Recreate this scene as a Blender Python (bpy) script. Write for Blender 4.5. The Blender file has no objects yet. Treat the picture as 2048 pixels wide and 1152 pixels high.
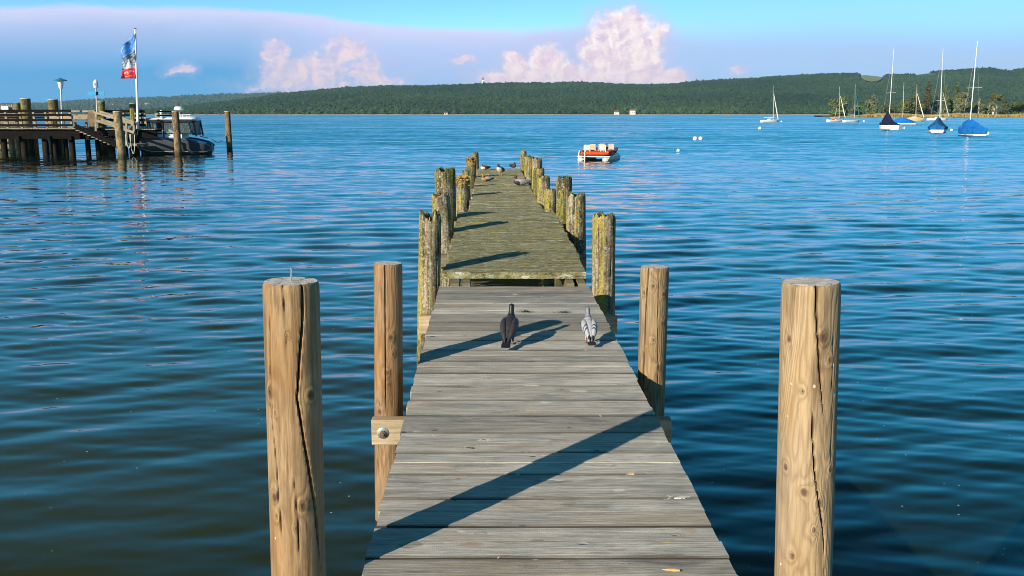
import bpy, bmesh, math, random
import numpy as np
from mathutils import Vector, Matrix, noise

# ------------------------------------------------------------------ camera
sc = bpy.context.scene
col = sc.collection
F, HC, HY = 2000.0, 2.3, 227.0            # focal length in photo pixels, eye height over the lake, horizon row
PITCH = math.atan((576 - HY) / F)
cd = bpy.data.cameras.new('camera')
cam = bpy.data.objects.new('camera', cd)
col.objects.link(cam)
cam.location = (0, 0, HC)
cam.rotation_euler = (math.pi / 2 - PITCH, 0, 0)
cd.sensor_width = 36
cd.lens = 36 * F / 2048
cd.clip_start = .05
cd.clip_end = 60000
sc.camera = cam

# ------------------------------------------------------------------ light, exposure
SUN_EL, SUN_AZ = 21.0, 220.0
SKY_STRENGTH = .06
sd = bpy.data.lights.new('sun', 'SUN')
sun = bpy.data.objects.new('sun', sd)
col.objects.link(sun)
sd.energy = 5.0
sd.angle = math.radians(.5)
sd.color = (1, .86, .68)
_e, _a = math.radians(SUN_EL), math.radians(SUN_AZ)
SUNV = Vector((math.sin(_a) * math.cos(_e), math.cos(_a) * math.cos(_e), math.sin(_e)))
sun.rotation_euler = SUNV.to_track_quat('Z', 'Y').to_euler()
sun.location = (-20, -20, 30)
sc.view_settings.view_transform = 'Standard'
sc.view_settings.look = 'None'
sc.view_settings.exposure = .55
sc.view_settings.gamma = 1
sc.cycles.max_bounces = 6
sc.cycles.volume_bounces = 0
sc.cycles.transparent_max_bounces = 12
sc.cycles.use_denoising = True
sc.cycles.denoising_prefilter = 'ACCURATE'
sc.cycles.filter_width = .95


# ------------------------------------------------------------------ pixel -> world helpers
def ray(px, py):
    x, y = (px - 1024) / F, (576 - py) / F
    c, s = math.cos(PITCH), math.sin(PITCH)
    return Vector((x, c + s * y, -s + c * y))


CAM = Vector((0, 0, HC))


def P(px, py, d):                          # at optical depth d
    return CAM + ray(px, py) * d


def PY(px, py, Y):                         # at world distance Y
    r = ray(px, py)
    return CAM + r * (Y / r.y)


def PZ(px, py, z=0.0):                     # on the plane at height z
    r = ray(px, py)
    return CAM + r * ((z - HC) / r.z)


def LIN(r, g, b):
    f = lambda c: (c / 255 / 12.92) if c <= 10 else ((c / 255 + .055) / 1.055) ** 2.4
    return (f(r), f(g), f(b), 1)


# ------------------------------------------------------------------ node helpers
class G:
    def __init__(s, nt):
        s.t = nt

    def n(s, typ, **k):
        nd = s.t.nodes.new('ShaderNode' + typ)
        for a, v in k.items():
            setattr(nd, a, v)
        return nd

    def put(s, sock, v):
        if v is None:
            return
        if hasattr(v, 'is_output') or isinstance(v, bpy.types.NodeSocket):
            s.t.links.new(v, sock)
        elif isinstance(v, (tuple, list, Vector)) and sock.type == 'RGBA' and len(v) == 3:
            sock.default_value = (*v, 1)
        else:
            sock.default_value = v

    def m(s, op, a, b=None, c=None, clamp=False):
        nd = s.n('Math', operation=op, use_clamp=clamp)
        for i, v in enumerate((a, b, c)):
            s.put(nd.inputs[i], v)
        return nd.outputs[0]

    def vm(s, op, a, b=None, out=0):
        nd = s.n('VectorMath', operation=op)
        s.put(nd.inputs[0], a)
        s.put(nd.inputs[1], b)
        return nd.outputs[out]

    def mapr(s, v, a, b, c=0.0, d=1.0, smooth=False):
        nd = s.n('MapRange', clamp=True)
        if smooth:
            nd.interpolation_type = 'SMOOTHSTEP'
        s.put(nd.inputs['Value'], v)
        for k, x in zip(('From Min', 'From Max', 'To Min', 'To Max'), (a, b, c, d)):
            s.put(nd.inputs[k], x)
        return nd.outputs[0]

    def mix(s, f, a, b, mode='MIX'):
        nd = s.n('Mix', data_type='RGBA', blend_type=mode)
        s.put(nd.inputs[0], f)
        s.put(nd.inputs[6], a)
        s.put(nd.inputs[7], b)
        return nd.outputs[2]

    def noise(s, vec, scale, detail=3, rough=.55, dist=0.0, out='Fac'):
        nd = s.n('TexNoise')
        s.put(nd.inputs['Vector'], vec)
        nd.inputs['Scale'].default_value = scale
        nd.inputs['Detail'].default_value = detail
        nd.inputs['Roughness'].default_value = rough
        nd.inputs['Distortion'].default_value = dist
        return nd.outputs[out]

    def vor(s, vec, scale, feature='F1', out='Distance', rand=1.0):
        nd = s.n('TexVoronoi', feature=feature)
        s.put(nd.inputs['Vector'], vec)
        nd.inputs['Scale'].default_value = scale
        nd.inputs['Randomness'].default_value = rand
        return nd.outputs[out]

    def scl(s, vec, x, y, z):
        return s.vm('MULTIPLY', vec, (x, y, z))

    def attr(s, name, out='Fac'):
        nd = s.n('Attribute', attribute_name=name)
        return nd.outputs[out]

    def obj(s):
        return s.n('TexCoord').outputs['Object']

    def rnd(s):
        return s.n('ObjectInfo').outputs['Random']

    def bump(s, h, strength, dist, normal=None):
        nd = s.n('Bump')
        s.put(nd.inputs['Height'], h)
        nd.inputs['Strength'].default_value = strength
        nd.inputs['Distance'].default_value = dist
        s.put(nd.inputs['Normal'], normal)
        return nd.outputs[0]


def newmat(name):
    m = bpy.data.materials.new(name)
    m.use_nodes = True
    b = m.node_tree.nodes['Principled BSDF']
    return m, G(m.node_tree), b


def simple(name, c, rough=.6, metal=0.0, var=.18, scale=6.0, bump=.0, c2=None):
    """plain surface with mottled dirt variation"""
    m, g, b = newmat(name)
    o = g.obj()
    f = g.noise(o, scale, 4)
    f = g.mapr(f, .3, .7)
    dark = tuple(x * (1 - var) for x in c[:3])
    lite = c2[:3] if c2 else tuple(min(1, x * (1 + var)) for x in c[:3])
    g.put(b.inputs['Base Color'], g.mix(f, dark, lite))
    b.inputs['Roughness'].default_value = rough
    b.inputs['Metallic'].default_value = metal
    b.inputs['Specular IOR Level'].default_value = .15 if rough > .7 else .4
    if bump:
        g.put(b.inputs['Normal'], g.bump(g.noise(o, scale * 4, 3), bump, .02))
    return m


# ------------------------------------------------------------------ world: Nishita sky with clouds in its own directions
wd = bpy.data.worlds.new('World')
sc.world = wd
wd.use_nodes = True
g = G(wd.node_tree)
bg = wd.node_tree.nodes['Background']
sky = g.n('TexSky', sky_type='NISHITA', sun_disc=False)
sky.sun_elevation = _e
sky.sun_rotation = _a
sky.air_density = 1.0
sky.dust_density = .4
sky.ozone_density = 2.2
dv = g.n('TexCoord').outputs['Generated']
sp = g.n('SeparateXYZ')
g.put(sp.inputs[0], dv)
az = g.m('ARCTAN2', sp.outputs[0], sp.outputs[1])
el = g.m('ARCSINE', sp.outputs[2])
U, V = g.m('MULTIPLY', az, 2000.0), g.m('MULTIPLY', el, 2000.0)
cb = g.n('CombineXYZ')
g.put(cb.inputs[0], U)
g.put(cb.inputs[1], V)
UV = cb.outputs[0]


def uv_of(px, py):
    r = ray(px, py)
    return 2000 * math.atan2(r.x, r.y), 2000 * math.atan2(r.z, math.hypot(r.x, r.y))


# tint per elevation: the photograph's saturated cyan-blue air
rmp = g.n('ValToRGB')
g.put(rmp.inputs[0], g.mapr(V, 0, 2000))
cr = rmp.color_ramp
stops = [(0, (.5, 1.6, 5.0)), (.04, (.5, 1.5, 3.6)), (.075, (1.0, 1.75, 2.8)), (.13, (.66, 1.38, 2.2)), (.20, (.30, 1.95, 2.4)), (.34, (.20, 1.38, 1.65)), (.50, (.17, .60, .62)), (1, (.065, .22, .23))]
cr.elements[0].position, cr.elements[0].color = stops[0][0], (*stops[0][1], 1)
cr.elements[1].position, cr.elements[1].color = stops[-1][0], (*stops[-1][1], 1)
for p_, c_ in stops[1:-1]:
    e = cr.elements.new(p_)
    e.color = (*c_, 1)
base = g.mix(1.0, sky.outputs[0], rmp.outputs[0], 'MULTIPLY')
K = 1.0 / SKY_STRENGTH / (2 ** .55)         # puts a wanted display-linear colour into sky units


def skc(r, gg, b_, k=1.0):
    c = LIN(r, gg, b_)
    return tuple(x * K * k for x in c[:3])


# right side of the sky near the horizon is paler
palef = g.m('MULTIPLY', g.mapr(U, -200, 700, 0, .85, True), g.mapr(V, 330, 60, 0, 1, True))
base = g.mix(palef, base, skc(160, 208, 250))
leftf = g.m('MULTIPLY', g.mapr(U, -250, -900, 0, .8, True), g.mapr(V, 170, 20, 0, 1, True))
base = g.mix(leftf, base, skc(80, 165, 222))
# high veil (anvil cirrus), its upper edge as a curve over azimuth
fc = g.n('FloatCurve')
pts = [(0, 12), (150, 8), (400, 14), (600, 22), (780, 46), (1024, 52), (1120, 42), (1250, 30), (1400, 40), (1600, 38), (2048, 42)]
cv = fc.mapping.curves[0]
xy = []
for px, py in pts:
    u, v = uv_of(px, py)
    xy.append(((u + 1100) / 2200, v / 500))
xy = [(0.0, xy[0][1])] + xy + [(1.0, xy[-1][1])]
cv.points[0].location = xy[0]
cv.points[1].location = xy[-1]
for p_ in xy[1:-1]:
    cv.points.new(*p_)
fc.mapping.update()
g.put(fc.inputs['Value'], g.mapr(U, -1100, 1100))
edge = g.m('MULTIPLY', fc.outputs[0], 500)
wn = g.noise(g.scl(UV, .004, .016, 1), 1.0, 5, .6)
Vw = g.m('ADD', V, g.m('MULTIPLY', g.m('SUBTRACT', wn, .5), 34))
below = g.m('SUBTRACT', edge, Vw)
veil = g.mapr(below, -4, g.mapr(U, -100, 500, 13, 70), 0, 1, True)
veil = g.m('MULTIPLY', veil, g.mapr(below, 120, 380, 1, .15, True))
veil = g.m('MULTIPLY', veil, g.mapr(g.noise(g.scl(UV, .0035, .012, 1), 1.0, 5, .6, .5), .25, .65, .88, 1.0))
veil = g.m('MULTIPLY', veil, g.mapr(U, 1100, 2200, 1, 0))
veil = g.m('MULTIPLY', veil, g.mapr(U, -2200, -1100, 0, 1))
base = g.mix(veil, base, g.mix(g.mapr(below, 10, g.mapr(U, -520, -240, 115, 300, True)), g.mix(g.mapr(U, 0, 500), g.mix(g.mapr(below, -5, 45), skc(216, 214, 246, 1.12), skc(200, 209, 247, 1.05)), skc(184, 210, 250)), g.mix(g.mapr(U, -100, 500), skc(88, 168, 228), skc(160, 210, 255, 1.05))))
# cumulus towers
w1 = g.noise(UV, .022, 6, .62, 0, 'Color')
w1 = g.vm('MULTIPLY', g.vm('SUBTRACT', w1, (.5, .5, .5)), (58, 58, 0))
UW = g.vm('ADD', UV, w1)


def blobs(lst):
    acc = None
    for (px, py, rx, ry) in lst:
        u, v = uv_of(px, py)
        q = g.vm('SUBTRACT', UW, (u, v, 0))
        q = g.vm('MULTIPLY', q, (1 / rx, 1 / ry, 0))
        d_ = g.m('SUBTRACT', 1.0, g.vm('LENGTH', q, None, 1))
        acc = d_ if acc is None else g.m('MAXIMUM', acc, d_)
    return acc


big = blobs([(1245, 60, 62, 45), (1200, 105, 50, 50), (1275, 110, 58, 52), (1235, 150, 75, 48), (1310, 70, 26, 22), (1330, 155, 50, 20),
             (1090, 125, 42, 42), (1120, 155, 50, 35), (1030, 128, 30, 24), (1010, 160, 60, 22), (1150, 165, 60, 30), (1040, 160, 60, 28), (1280, 160, 80, 26)])
med = blobs([(548, 105, 32, 30), (580, 150, 70, 32), (690, 100, 52, 26), (650, 140, 50, 40), (730, 145, 40, 34), (600, 172, 110, 18), (760, 165, 50, 22),
             (930, 117, 26, 8), (362, 143, 26, 12), (1480, 145, 18, 10)])
det = g.noise(g.scl(UV, 1, 1.15, 1), .05, 5, .65)
cb1 = g.m('ADD', big, g.m('MULTIPLY', g.m('SUBTRACT', det, .5), .95))
cm1 = g.m('ADD', med, g.m('MULTIPLY', g.m('SUBTRACT', det, .5), 1.5))
bmask = g.m('MULTIPLY', g.mapr(cb1, -.10, .42, 0, .97, True), g.mapr(V, 30, 100, .72, 1))
mmask = g.mapr(cm1, -.05, .45, 0, .72, True)
nA = g.noise(UW, .034, 5, .62)
nB = g.noise(g.vm('ADD', UW, (-9, 7, 0)), .034, 5, .62)
bil = g.m('ADD', g.mapr(g.m('SUBTRACT', nA, nB), -.20, .15), g.mapr(nA, .35, .65, -.25, .25), None, True)
ccol = g.mix(bil, skc(232, 208, 230), skc(255, 240, 236, 1.14))
ccol = g.mix(g.mapr(V, 40, 130, .55, 0), ccol, skc(255, 216, 216, 1.05))
mcol = g.mix(bil, skc(214, 202, 236), skc(255, 222, 216, 1.12))
bank = g.m('MAXIMUM', g.mapr(big, -.75, .25, 0, .50, True), g.mapr(med, -.8, .3, 0, .30, True))
base = g.mix(bank, base, skc(214, 208, 244))
base = g.mix(mmask, base, mcol)
base = g.mix(bmask, base, ccol)
# broken cloud higher up and to the sides: only its reflection is seen
hc = g.noise(g.scl(dv, 2.2, 2.2, 5.0), 1.0, 6, .6, .3)
hm = g.m('MULTIPLY', g.mapr(hc, .52, .74, 0, .15, True), g.mapr(V, 420, 800, 0, 1, True))
base = g.mix(hm, base, skc(200, 196, 215, .75))
g.put(bg.inputs[0], base)
bg.inputs[1].default_value = SKY_STRENGTH


# ------------------------------------------------------------------ object helpers
def tag(o, label=None, cat=None, group=None, kind=None):
    if label: o['label'] = label
    if cat: o['category'] = cat
    if group: o['group'] = group
    if kind: o['kind'] = kind
    return o


def empty(name, loc, label, cat, group=None, rz=0.0):
    o = bpy.data.objects.new(name, None)
    col.objects.link(o)
    o.location = loc
    o.rotation_euler = (0, 0, rz)
    o.empty_display_size = .2
    return tag(o, label, cat, group)


def link_mesh(name, verts, faces, mats, parent=None, smooth=True, fm=None, world=False):
    me = bpy.data.meshes.new(name)
    me.from_pydata([tuple(v) for v in verts], [], faces)
    for m_ in (mats if isinstance(mats, (list, tuple)) else [mats]):
        me.materials.append(m_)
    if fm is not None:
        me.polygons.foreach_set('material_index', fm)
    if smooth:
        me.polygons.foreach_set('use_smooth', [True] * len(faces))
        try:
            me.set_sharp_from_angle(angle=math.radians(38))
        except Exception:
            pass
    me.update()
    o = bpy.data.objects.new(name, me)
    col.objects.link(o)
    if parent is not None:
        o.parent = parent
        if world:
            o.matrix_parent_inverse = parent_matrix(parent).inverted()
    return o


def parent_matrix(o):
    m_ = Matrix.LocRotScale(o.location, o.rotation_euler, o.scale)
    if o.parent is not None:
        m_ = parent_matrix(o.parent) @ o.matrix_parent_inverse @ m_
    return m_


def crom(pts, k):
    """Catmull-Rom resample of a list of equal-length vectors"""
    pts = [np.array(p, float) for p in pts]
    out = []
    for i in range(len(pts) - 1):
        p0 = pts[max(i - 1, 0)]; p1 = pts[i]; p2 = pts[i + 1]; p3 = pts[min(i + 2, len(pts) - 1)]
        for j in range(k):
            t = j / k
            out.append(.5 * ((2 * p1) + (-p0 + p2) * t + (2 * p0 - 5 * p1 + 4 * p2 - p3) * t * t + (-p0 + 3 * p1 - 3 * p2 + p3) * t ** 3))
    out.append(pts[-1])
    return out


class MB:
    def __init__(s):
        s.v, s.f, s.m = [], [], []

    def add(s, vs, fs, mi=0):
        k = len(s.v)
        s.v += [Vector(v) for v in vs]
        s.f += [tuple(i + k for i in f) for f in fs]
        s.m += [mi] * len(fs)
        return s

    def box(s, c, size, rot=None, mi=0):
        x, y, z = (k / 2 for k in size)
        vs = [Vector((a * x, b * y, d * z)) for a in (-1, 1) for b in (-1, 1) for d in (-1, 1)]
        if rot is not None:
            vs = [rot @ v for v in vs]
        vs = [v + Vector(c) for v in vs]
        return s.add(vs, [(0, 1, 3, 2), (4, 6, 7, 5), (0, 4, 5, 1), (2, 3, 7, 6), (0, 2, 6, 4), (1, 5, 7, 3)], mi)

    def beam(s, p0, p1, w, h, mi=0):
        """bar from p0 to p1, w across (horizontal), h high"""
        p0, p1 = Vector(p0), Vector(p1)
        d = (p1 - p0)
        L = d.length
        d.normalize()
        up = Vector((0, 0, 1)) if abs(d.z) < .95 else Vector((0, 1, 0))
        sx = d.cross(up).normalized()
        uz = sx.cross(d).normalized()
        R = Matrix((sx, d, uz)).transposed()
        return s.box((p0 + p1) / 2, (w, L, h), R, mi)

    def tube(s, pts, r, n=8, mi=0, caps=True):
        pts = [Vector(p) for p in pts]
        rs = r if isinstance(r, (list, tuple)) else [r] * len(pts)
        k = len(s.v)
        ref = None
        for i, p in enumerate(pts):
            t = (pts[min(i + 1, len(pts) - 1)] - pts[max(i - 1, 0)]).normalized()
            if ref is None:
                ref = Vector((1, 0, 0)) if abs(t.x) < .9 else Vector((0, 1, 0))
            a = (ref - t * ref.dot(t)).normalized()
            ref = a
            b = t.cross(a)
            for j in range(n):
                q = 2 * math.pi * j / n
                s.v.append(p + (a * math.cos(q) + b * math.sin(q)) * rs[i])
        for i in range(len(pts) - 1):
            for j in range(n):
                s.f.append((k + i * n + j, k + i * n + (j + 1) % n, k + (i + 1) * n + (j + 1) % n, k + (i + 1) * n + j))
                s.m.append(mi)
        if caps:
            s.f.append(tuple(k + j for j in range(n))[::-1]); s.m.append(mi)
            s.f.append(tuple(k + (len(pts) - 1) * n + j for j in range(n))); s.m.append(mi)
        return s

    def loft(s, secs, n=14, k=4, mi=0, side=Vector((1, 0, 0))):
        """secs: (x, y, z, half-width, half-thickness) along a spine; rings lie across the spine"""
        ss = crom(secs, k)
        b0 = len(s.v)
        for i, q in enumerate(ss):
            a_, b_ = ss[max(i - 1, 0)], ss[min(i + 1, len(ss) - 1)]
            t = Vector(b_[:3] - a_[:3]).normalized()
            sx = (side - t * side.dot(t)).normalized()
            up = sx.cross(t)
            for j in range(n):
                w_ = 2 * math.pi * j / n
                s.v.append(Vector(q[:3]) + sx * (math.cos(w_) * max(q[3], .0005)) + up * (math.sin(w_) * max(q[4], .0005)))
        for i in range(len(ss) - 1):
            for j in range(n):
                s.f.append((b0 + i * n + j, b0 + i * n + (j + 1) % n, b0 + (i + 1) * n + (j + 1) % n, b0 + (i + 1) * n + j))
                s.m.append(mi)
        s.f.append(tuple(b0 + j for j in range(n))[::-1]); s.m.append(mi)
        s.f.append(tuple(b0 + (len(ss) - 1) * n + j for j in range(n))); s.m.append(mi)
        return s

    def sphere(s, c, r, n=14, m=9, mi=0, sc_=(1, 1, 1)):
        k = len(s.v)
        c = Vector(c)
        for i in range(m + 1):
            ph = math.pi * i / m
            for j in range(n):
                th = 2 * math.pi * j / n
                s.v.append(c + Vector((math.sin(ph) * math.cos(th) * sc_[0], math.sin(ph) * math.sin(th) * sc_[1], math.cos(ph) * sc_[2])) * r)
        for i in range(m):
            for j in range(n):
                s.f.append((k + i * n + j, k + (i + 1) * n + j, k + (i + 1) * n + (j + 1) % n, k + i * n + (j + 1) % n)); s.m.append(mi)
        return s

    def build(s, name, mats, parent=None, smooth=True, world=False):
        return link_mesh(name, s.v, s.f, mats, parent, smooth, s.m, world)


# ------------------------------------------------------------------ water
def water_mat():
    m, g, b = newmat('lake_water')
    geo = g.n('NewGeometry').outputs['Position']
    s = g.n('SeparateXYZ')
    g.put(s.inputs[0], geo)
    # body colour turns greener near and to the left of the jetty
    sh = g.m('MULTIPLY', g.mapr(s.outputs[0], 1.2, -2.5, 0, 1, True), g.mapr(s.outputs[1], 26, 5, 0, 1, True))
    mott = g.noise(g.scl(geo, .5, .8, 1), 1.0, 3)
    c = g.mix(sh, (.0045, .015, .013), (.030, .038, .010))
    c = g.mix(g.mapr(mott, .35, .7, 0, .45), c, (.010, .018, .008))
    # flecks of pollen and foam on the surface
    v = g.vor(g.scl(geo, 1, .8, 1), 8.0)
    fl = g.m('MULTIPLY', g.m('LESS_THAN', v, .048), g.m('GREATER_THAN', g.noise(geo, .9, 3), .50))
    fl = g.m('MULTIPLY', fl, g.mapr(s.outputs[1], 18, 9, 0, .9))
    c = g.mix(fl, c, (.45, .45, .40))
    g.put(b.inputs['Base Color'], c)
    b.inputs['IOR'].default_value = 1.333
    g.put(b.inputs['Roughness'], g.mapr(s.outputs[1], 20, 600, .03, .10))
    b.inputs['Specular IOR Level'].default_value = .5
    # fine ripples as slopes of their own (long crests roughly across the view)
    Yw = s.outputs[1]
    acc = None
    for (sx_, sy_, sc_, det_, ro_, off_, ax_, ay_, y0, y1, lo_) in (
            (.45, 1.0, 2.8, 3, .60, 3, .10, .26, 5, 24, .05),
            (.30, 1.0, .60, 5, .74, 19, .12, .34, 12, 60, 0.0),
            (.16, 1.0, .10, 7, .82, 41, .10, .40, 45, 200, 0.0)):
        nn = g.noise(g.vm('ADD', g.scl(geo, sx_, sy_, 1), (off_, off_ * 2, 0)), sc_, det_, ro_, .2, 'Color')
        nn = g.vm('MULTIPLY', g.vm('SUBTRACT', nn, (.5, .5, .5)), (ax_, ay_, 0))
        k_ = g.n('VectorMath', operation='SCALE')
        g.put(k_.inputs[0], nn)
        g.put(k_.inputs['Scale'], g.mapr(Yw, y0, y1, lo_, 1))
        acc = k_.outputs[0] if acc is None else g.vm('ADD', acc, k_.outputs[0])
    # beyond arm's length one mostly sees the faces of waves turned to the eye
    cbn = g.n('CombineXYZ')
    g.put(cbn.inputs[1], g.mapr(Yw, 10, 80, 0, -.095))
    acc = g.vm('ADD', acc, cbn.outputs[0])
    nrm = g.n('NewGeometry').outputs['Normal']
    g.put(b.inputs['Normal'], g.vm('NORMALIZE', g.vm('ADD', nrm, acc)))
    return m


def build_water():
    rng = np.random.RandomState(5)
    ys = [-9.0, -4, 0, 2.0]
    y = 3.0
    while y < 6600:
        ys.append(y)
        y += max(.016 if y > 4 else .05, y * y / (F * HC) * 1.7)
    ys = np.array(ys + [6750.0])
    core = np.linspace(-.62, .62, 860)
    side = np.array([.66, .72, .8, .92, 1.1, 1.4, 1.9, 3.0, 5.0])
    ts = np.concatenate([-side[::-1], core, side])
    X = ts[None, :] * (ys[:, None] + 10.0) * 1.0
    Y = np.repeat(ys[:, None], len(ts), 1)
    X[:, :] = ts[None, :] * np.maximum(ys[:, None] + 1.5, 1.5)
    Z = np.zeros_like(X)
    dy = np.gradient(ys)[:, None]
    for i in range(80):
        lam = .19 * (10 ** (rng.rand() * 1.1))          # .26 .. 2.9 m
        th = rng.normal(0, .36) + math.radians(-6)         # crest mostly across the view
        k = 2 * math.pi / lam
        kx, ky = k * math.sin(th), k * math.cos(th)
        slope = .0190 * (1.0 if lam < 1.0 else .55)
        amp = slope / k
        fade = np.clip((lam / dy - 2.2) / 3.0, 0, 1)
        ph = rng.rand() * 6.28
        q = kx * X + ky * Y + ph
        # slowly varying amplitude breaks the regular pattern up
        env = .65 + .5 * np.sin(X * rng.uniform(.15, .5) + Y * rng.uniform(.05, .3) + rng.rand() * 6)
        Z += amp * fade * env * (np.sin(q) + .16 * np.cos(2 * q))
    near = np.clip(.34 + (Y - 4.5) / 26, .34, 1.0)
    Z *= near * 1.15
    nr, nc = X.shape
    co = np.stack([X, Y, Z], -1).reshape(-1, 3).astype(np.float32)
    idx = np.arange(nr * nc).reshape(nr, nc)
    q = np.stack([idx[:-1, :-1], idx[:-1, 1:], idx[1:, 1:], idx[1:, :-1]], -1).reshape(-1, 4).astype(np.int32)
    me = bpy.data.meshes.new('water')
    me.vertices.add(len(co)); me.vertices.foreach_set('co', co.ravel())
    me.loops.add(q.size); me.loops.foreach_set('vertex_index', q.ravel())
    me.polygons.add(len(q)); me.polygons.foreach_set('loop_start', np.arange(0, q.size, 4, dtype=np.int32))
    me.polygons.foreach_set('use_smooth', np.ones(len(q), bool))
    me.update(calc_edges=True)
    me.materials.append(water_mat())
    o = bpy.data.objects.new('water', me)
    col.objects.link(o)
    tag(o, 'rippled blue lake water, dark green near the jetty', None, None, 'structure')


build_water()


# ------------------------------------------------------------------ hills
def interp(pts, x):
    return np.interp(x, [p[0] for p in pts], [p[1] for p in pts])


NEAR_SKY = [(-300, 224), (250, 224), (300, 221), (380, 212), (450, 203.5), (520, 196), (560, 189.5), (620, 183), (700, 175), (780, 172), (860, 172), (950, 169), (1000, 167), (1100, 167),
            (1150, 165), (1200, 167), (1260, 170), (1330, 169), (1400, 162), (1500, 157), (1560, 153), (1650, 149), (1700, 148), (1728, 153), (1745, 153), (1765, 150), (1800, 150),
            (1860, 143), (1900, 141), (1960, 137), (1985, 142), (2005, 142), (2015, 139), (2048, 137), (2400, 133)]
FAR_SKY = [(-500, 212), (0, 210), (60, 209), (110, 208), (160, 203.5), (200, 201), (260, 198), (300, 197), (350, 196), (400, 193), (450, 191), (500, 189.5), (560, 188), (620, 188), (700, 190), (900, 196), (1200, 200)]
NEAR_D0, NEAR_D1 = 1850.0, 2900.0
FAR_D0, FAR_D1 = 3900.0, 5600.0


def near_h(x, y):
    px = 1024 + F * x / y
    t = np.clip((y - NEAR_D0) / (NEAR_D1 - NEAR_D0), 0, 1.6)
    top = (HY - interp(NEAR_SKY, px)) * NEAR_D1 / F * 1.0 + HC - 6
    top = np.maximum(top, -4)
    prof = np.where(t <= 1, .10 * np.minimum(t * 6, 1) + .90 * (t ** .95), 1 - .25 * (t - 1))
    fold = 6 * np.sin(x / 130 + y / 90) * np.sin(y / 150 + 1) + 4 * np.sin(x / 61 - y / 77)
    return top * prof + fold * np.clip(t * 3, 0, 1) * np.clip(1.05 - t, 0, 1) * np.clip(top / 30, 0, 1) + .5 - 2.5 * (t <= 0)


def far_h(x, y):
    px = 1024 + F * x / y
    t = np.clip((y - FAR_D0) / (FAR_D1 - FAR_D0), 0, 1.5)
    top = (HY - interp(FAR_SKY, px)) * FAR_D1 / F + HC - 8
    return top * np.where(t <= 1, t ** .9, 1 - .3 * (t - 1)) + .5


def hill_mat():
    m, g, b = newmat('meadow_and_forest_floor')
    geo = g.n('NewGeometry').outputs['Position']
    f = g.noise(geo, .01, 4)
    g.put(b.inputs['Base Color'], g.mix(g.mapr(f, .4, .6), (.030, .055, .018), (.055, .085, .025)))
    b.inputs['Roughness'].default_value = 1
    return m


def meadow_mat():
    m, g, b = newmat('meadow_grass')
    geo = g.n('NewGeometry').outputs['Position']
    g.put(b.inputs['Base Color'], g.mix(g.mapr(g.noise(geo, .03, 4), .3, .7), (.13, .19, .045), (.20, .25, .07)))
    b.inputs['Roughness'].default_value = 1
    return m


M_hill = hill_mat()
M_meadow = meadow_mat()


def terrain(name, fn, d0, d1, pxa, pxb, nx, ny, label):
    ys = np.linspace(d0, d1, ny)
    us = np.linspace((pxa - 1024) / F, (pxb - 1024) / F, nx)
    Y = np.repeat(ys[:, None], nx, 1)
    X = us[None, :] * Y
    Z = fn(X, Y)
    vs = np.stack([X, Y, Z], -1).reshape(-1, 3).tolist()
    fs = [(j * nx + i, j * nx + i + 1, (j + 1) * nx + i + 1, (j + 1) * nx + i) for j in range(ny - 1) for i in range(nx - 1)]
    o = link_mesh(name, vs, fs, M_hill)
    return tag(o, label, None, None, 'structure')


terrain('hills', near_h, NEAR_D0 - 30, NEAR_D1 * 1.25, -500, 2500, 300, 50, 'long wooded ridge across the lake')
terrain('hills', far_h, FAR_D0 - 30, FAR_D1 * 1.15, -900, 1500, 150, 30, 'bluish farther wooded ridge at the left')


def leaf_mat(name, lo, hi, scale=.02):
    m, g, b = newmat(name)
    geo = g.n('NewGeometry')
    f1 = g.mapr(g.noise(geo.outputs['Position'], scale, 3), .35, .65)
    f2 = g.attr('tint')
    g.put(b.inputs['Base Color'], g.mix(g.m('ADD', g.m('MULTIPLY', f1, .45), g.m('MULTIPLY', f2, .55)), lo, hi))
    b.inputs['Roughness'].default_value = .9
    b.inputs['Specular IOR Level'].default_value = .15
    return m


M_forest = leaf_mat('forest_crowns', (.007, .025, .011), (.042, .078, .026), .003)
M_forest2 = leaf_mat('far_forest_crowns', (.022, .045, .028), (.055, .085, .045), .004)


def raw_mesh(name, co, faces, mat, tint=None, smooth=False):
    me = bpy.data.meshes.new(name)
    k = faces.shape[1]
    me.vertices.add(len(co)); me.vertices.foreach_set('co', co.astype(np.float32).ravel())
    me.loops.add(faces.size); me.loops.foreach_set('vertex_index', faces.astype(np.int32).ravel())
    me.polygons.add(len(faces)); me.polygons.foreach_set('loop_start', np.arange(0, faces.size, k, dtype=np.int32))
    me.polygons.foreach_set('use_smooth', np.full(len(faces), smooth))
    me.update(calc_edges=True)
    me.materials.append(mat)
    if tint is not None:
        a = me.attributes.new('tint', 'FLOAT', 'POINT')
        a.data.foreach_set('value', tint.astype(np.float32))
    o = bpy.data.objects.new(name, me)
    col.objects.link(o)
    return o


def crown_template(conifer):
    """a small uneven crown: rings of 7"""
    prof = [(0, .35), (.12, .95), (.40, 1.0), (.70, .72), (.92, .30)] if not conifer else [(0, .9), (.25, .75), (.5, .5), (.8, .2)]
    vs = []
    n = 6
    for i, (z, r) in enumerate(prof):
        for j in range(n):
            a = 2 * math.pi * (j + .5 * (i % 2)) / n
            vs.append((r * math.cos(a), r * math.sin(a), z))
    vs.append((0, 0, 1.0 if not conifer else 1.15))
    fs = []
    for i in range(len(prof) - 1):
        for j in range(n):
            a, b, c, d = i * n + j, i * n + (j + 1) % n, (i + 1) * n + (j + 1) % n, (i + 1) * n + j
            fs += [(a, b, c), (a, c, d)]
    t = len(vs) - 1
    for j in range(n):
        fs.append(((len(prof) - 1) * n + j, (len(prof) - 1) * n + (j + 1) % n, t))
    return np.array(vs), np.array(fs)


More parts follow.
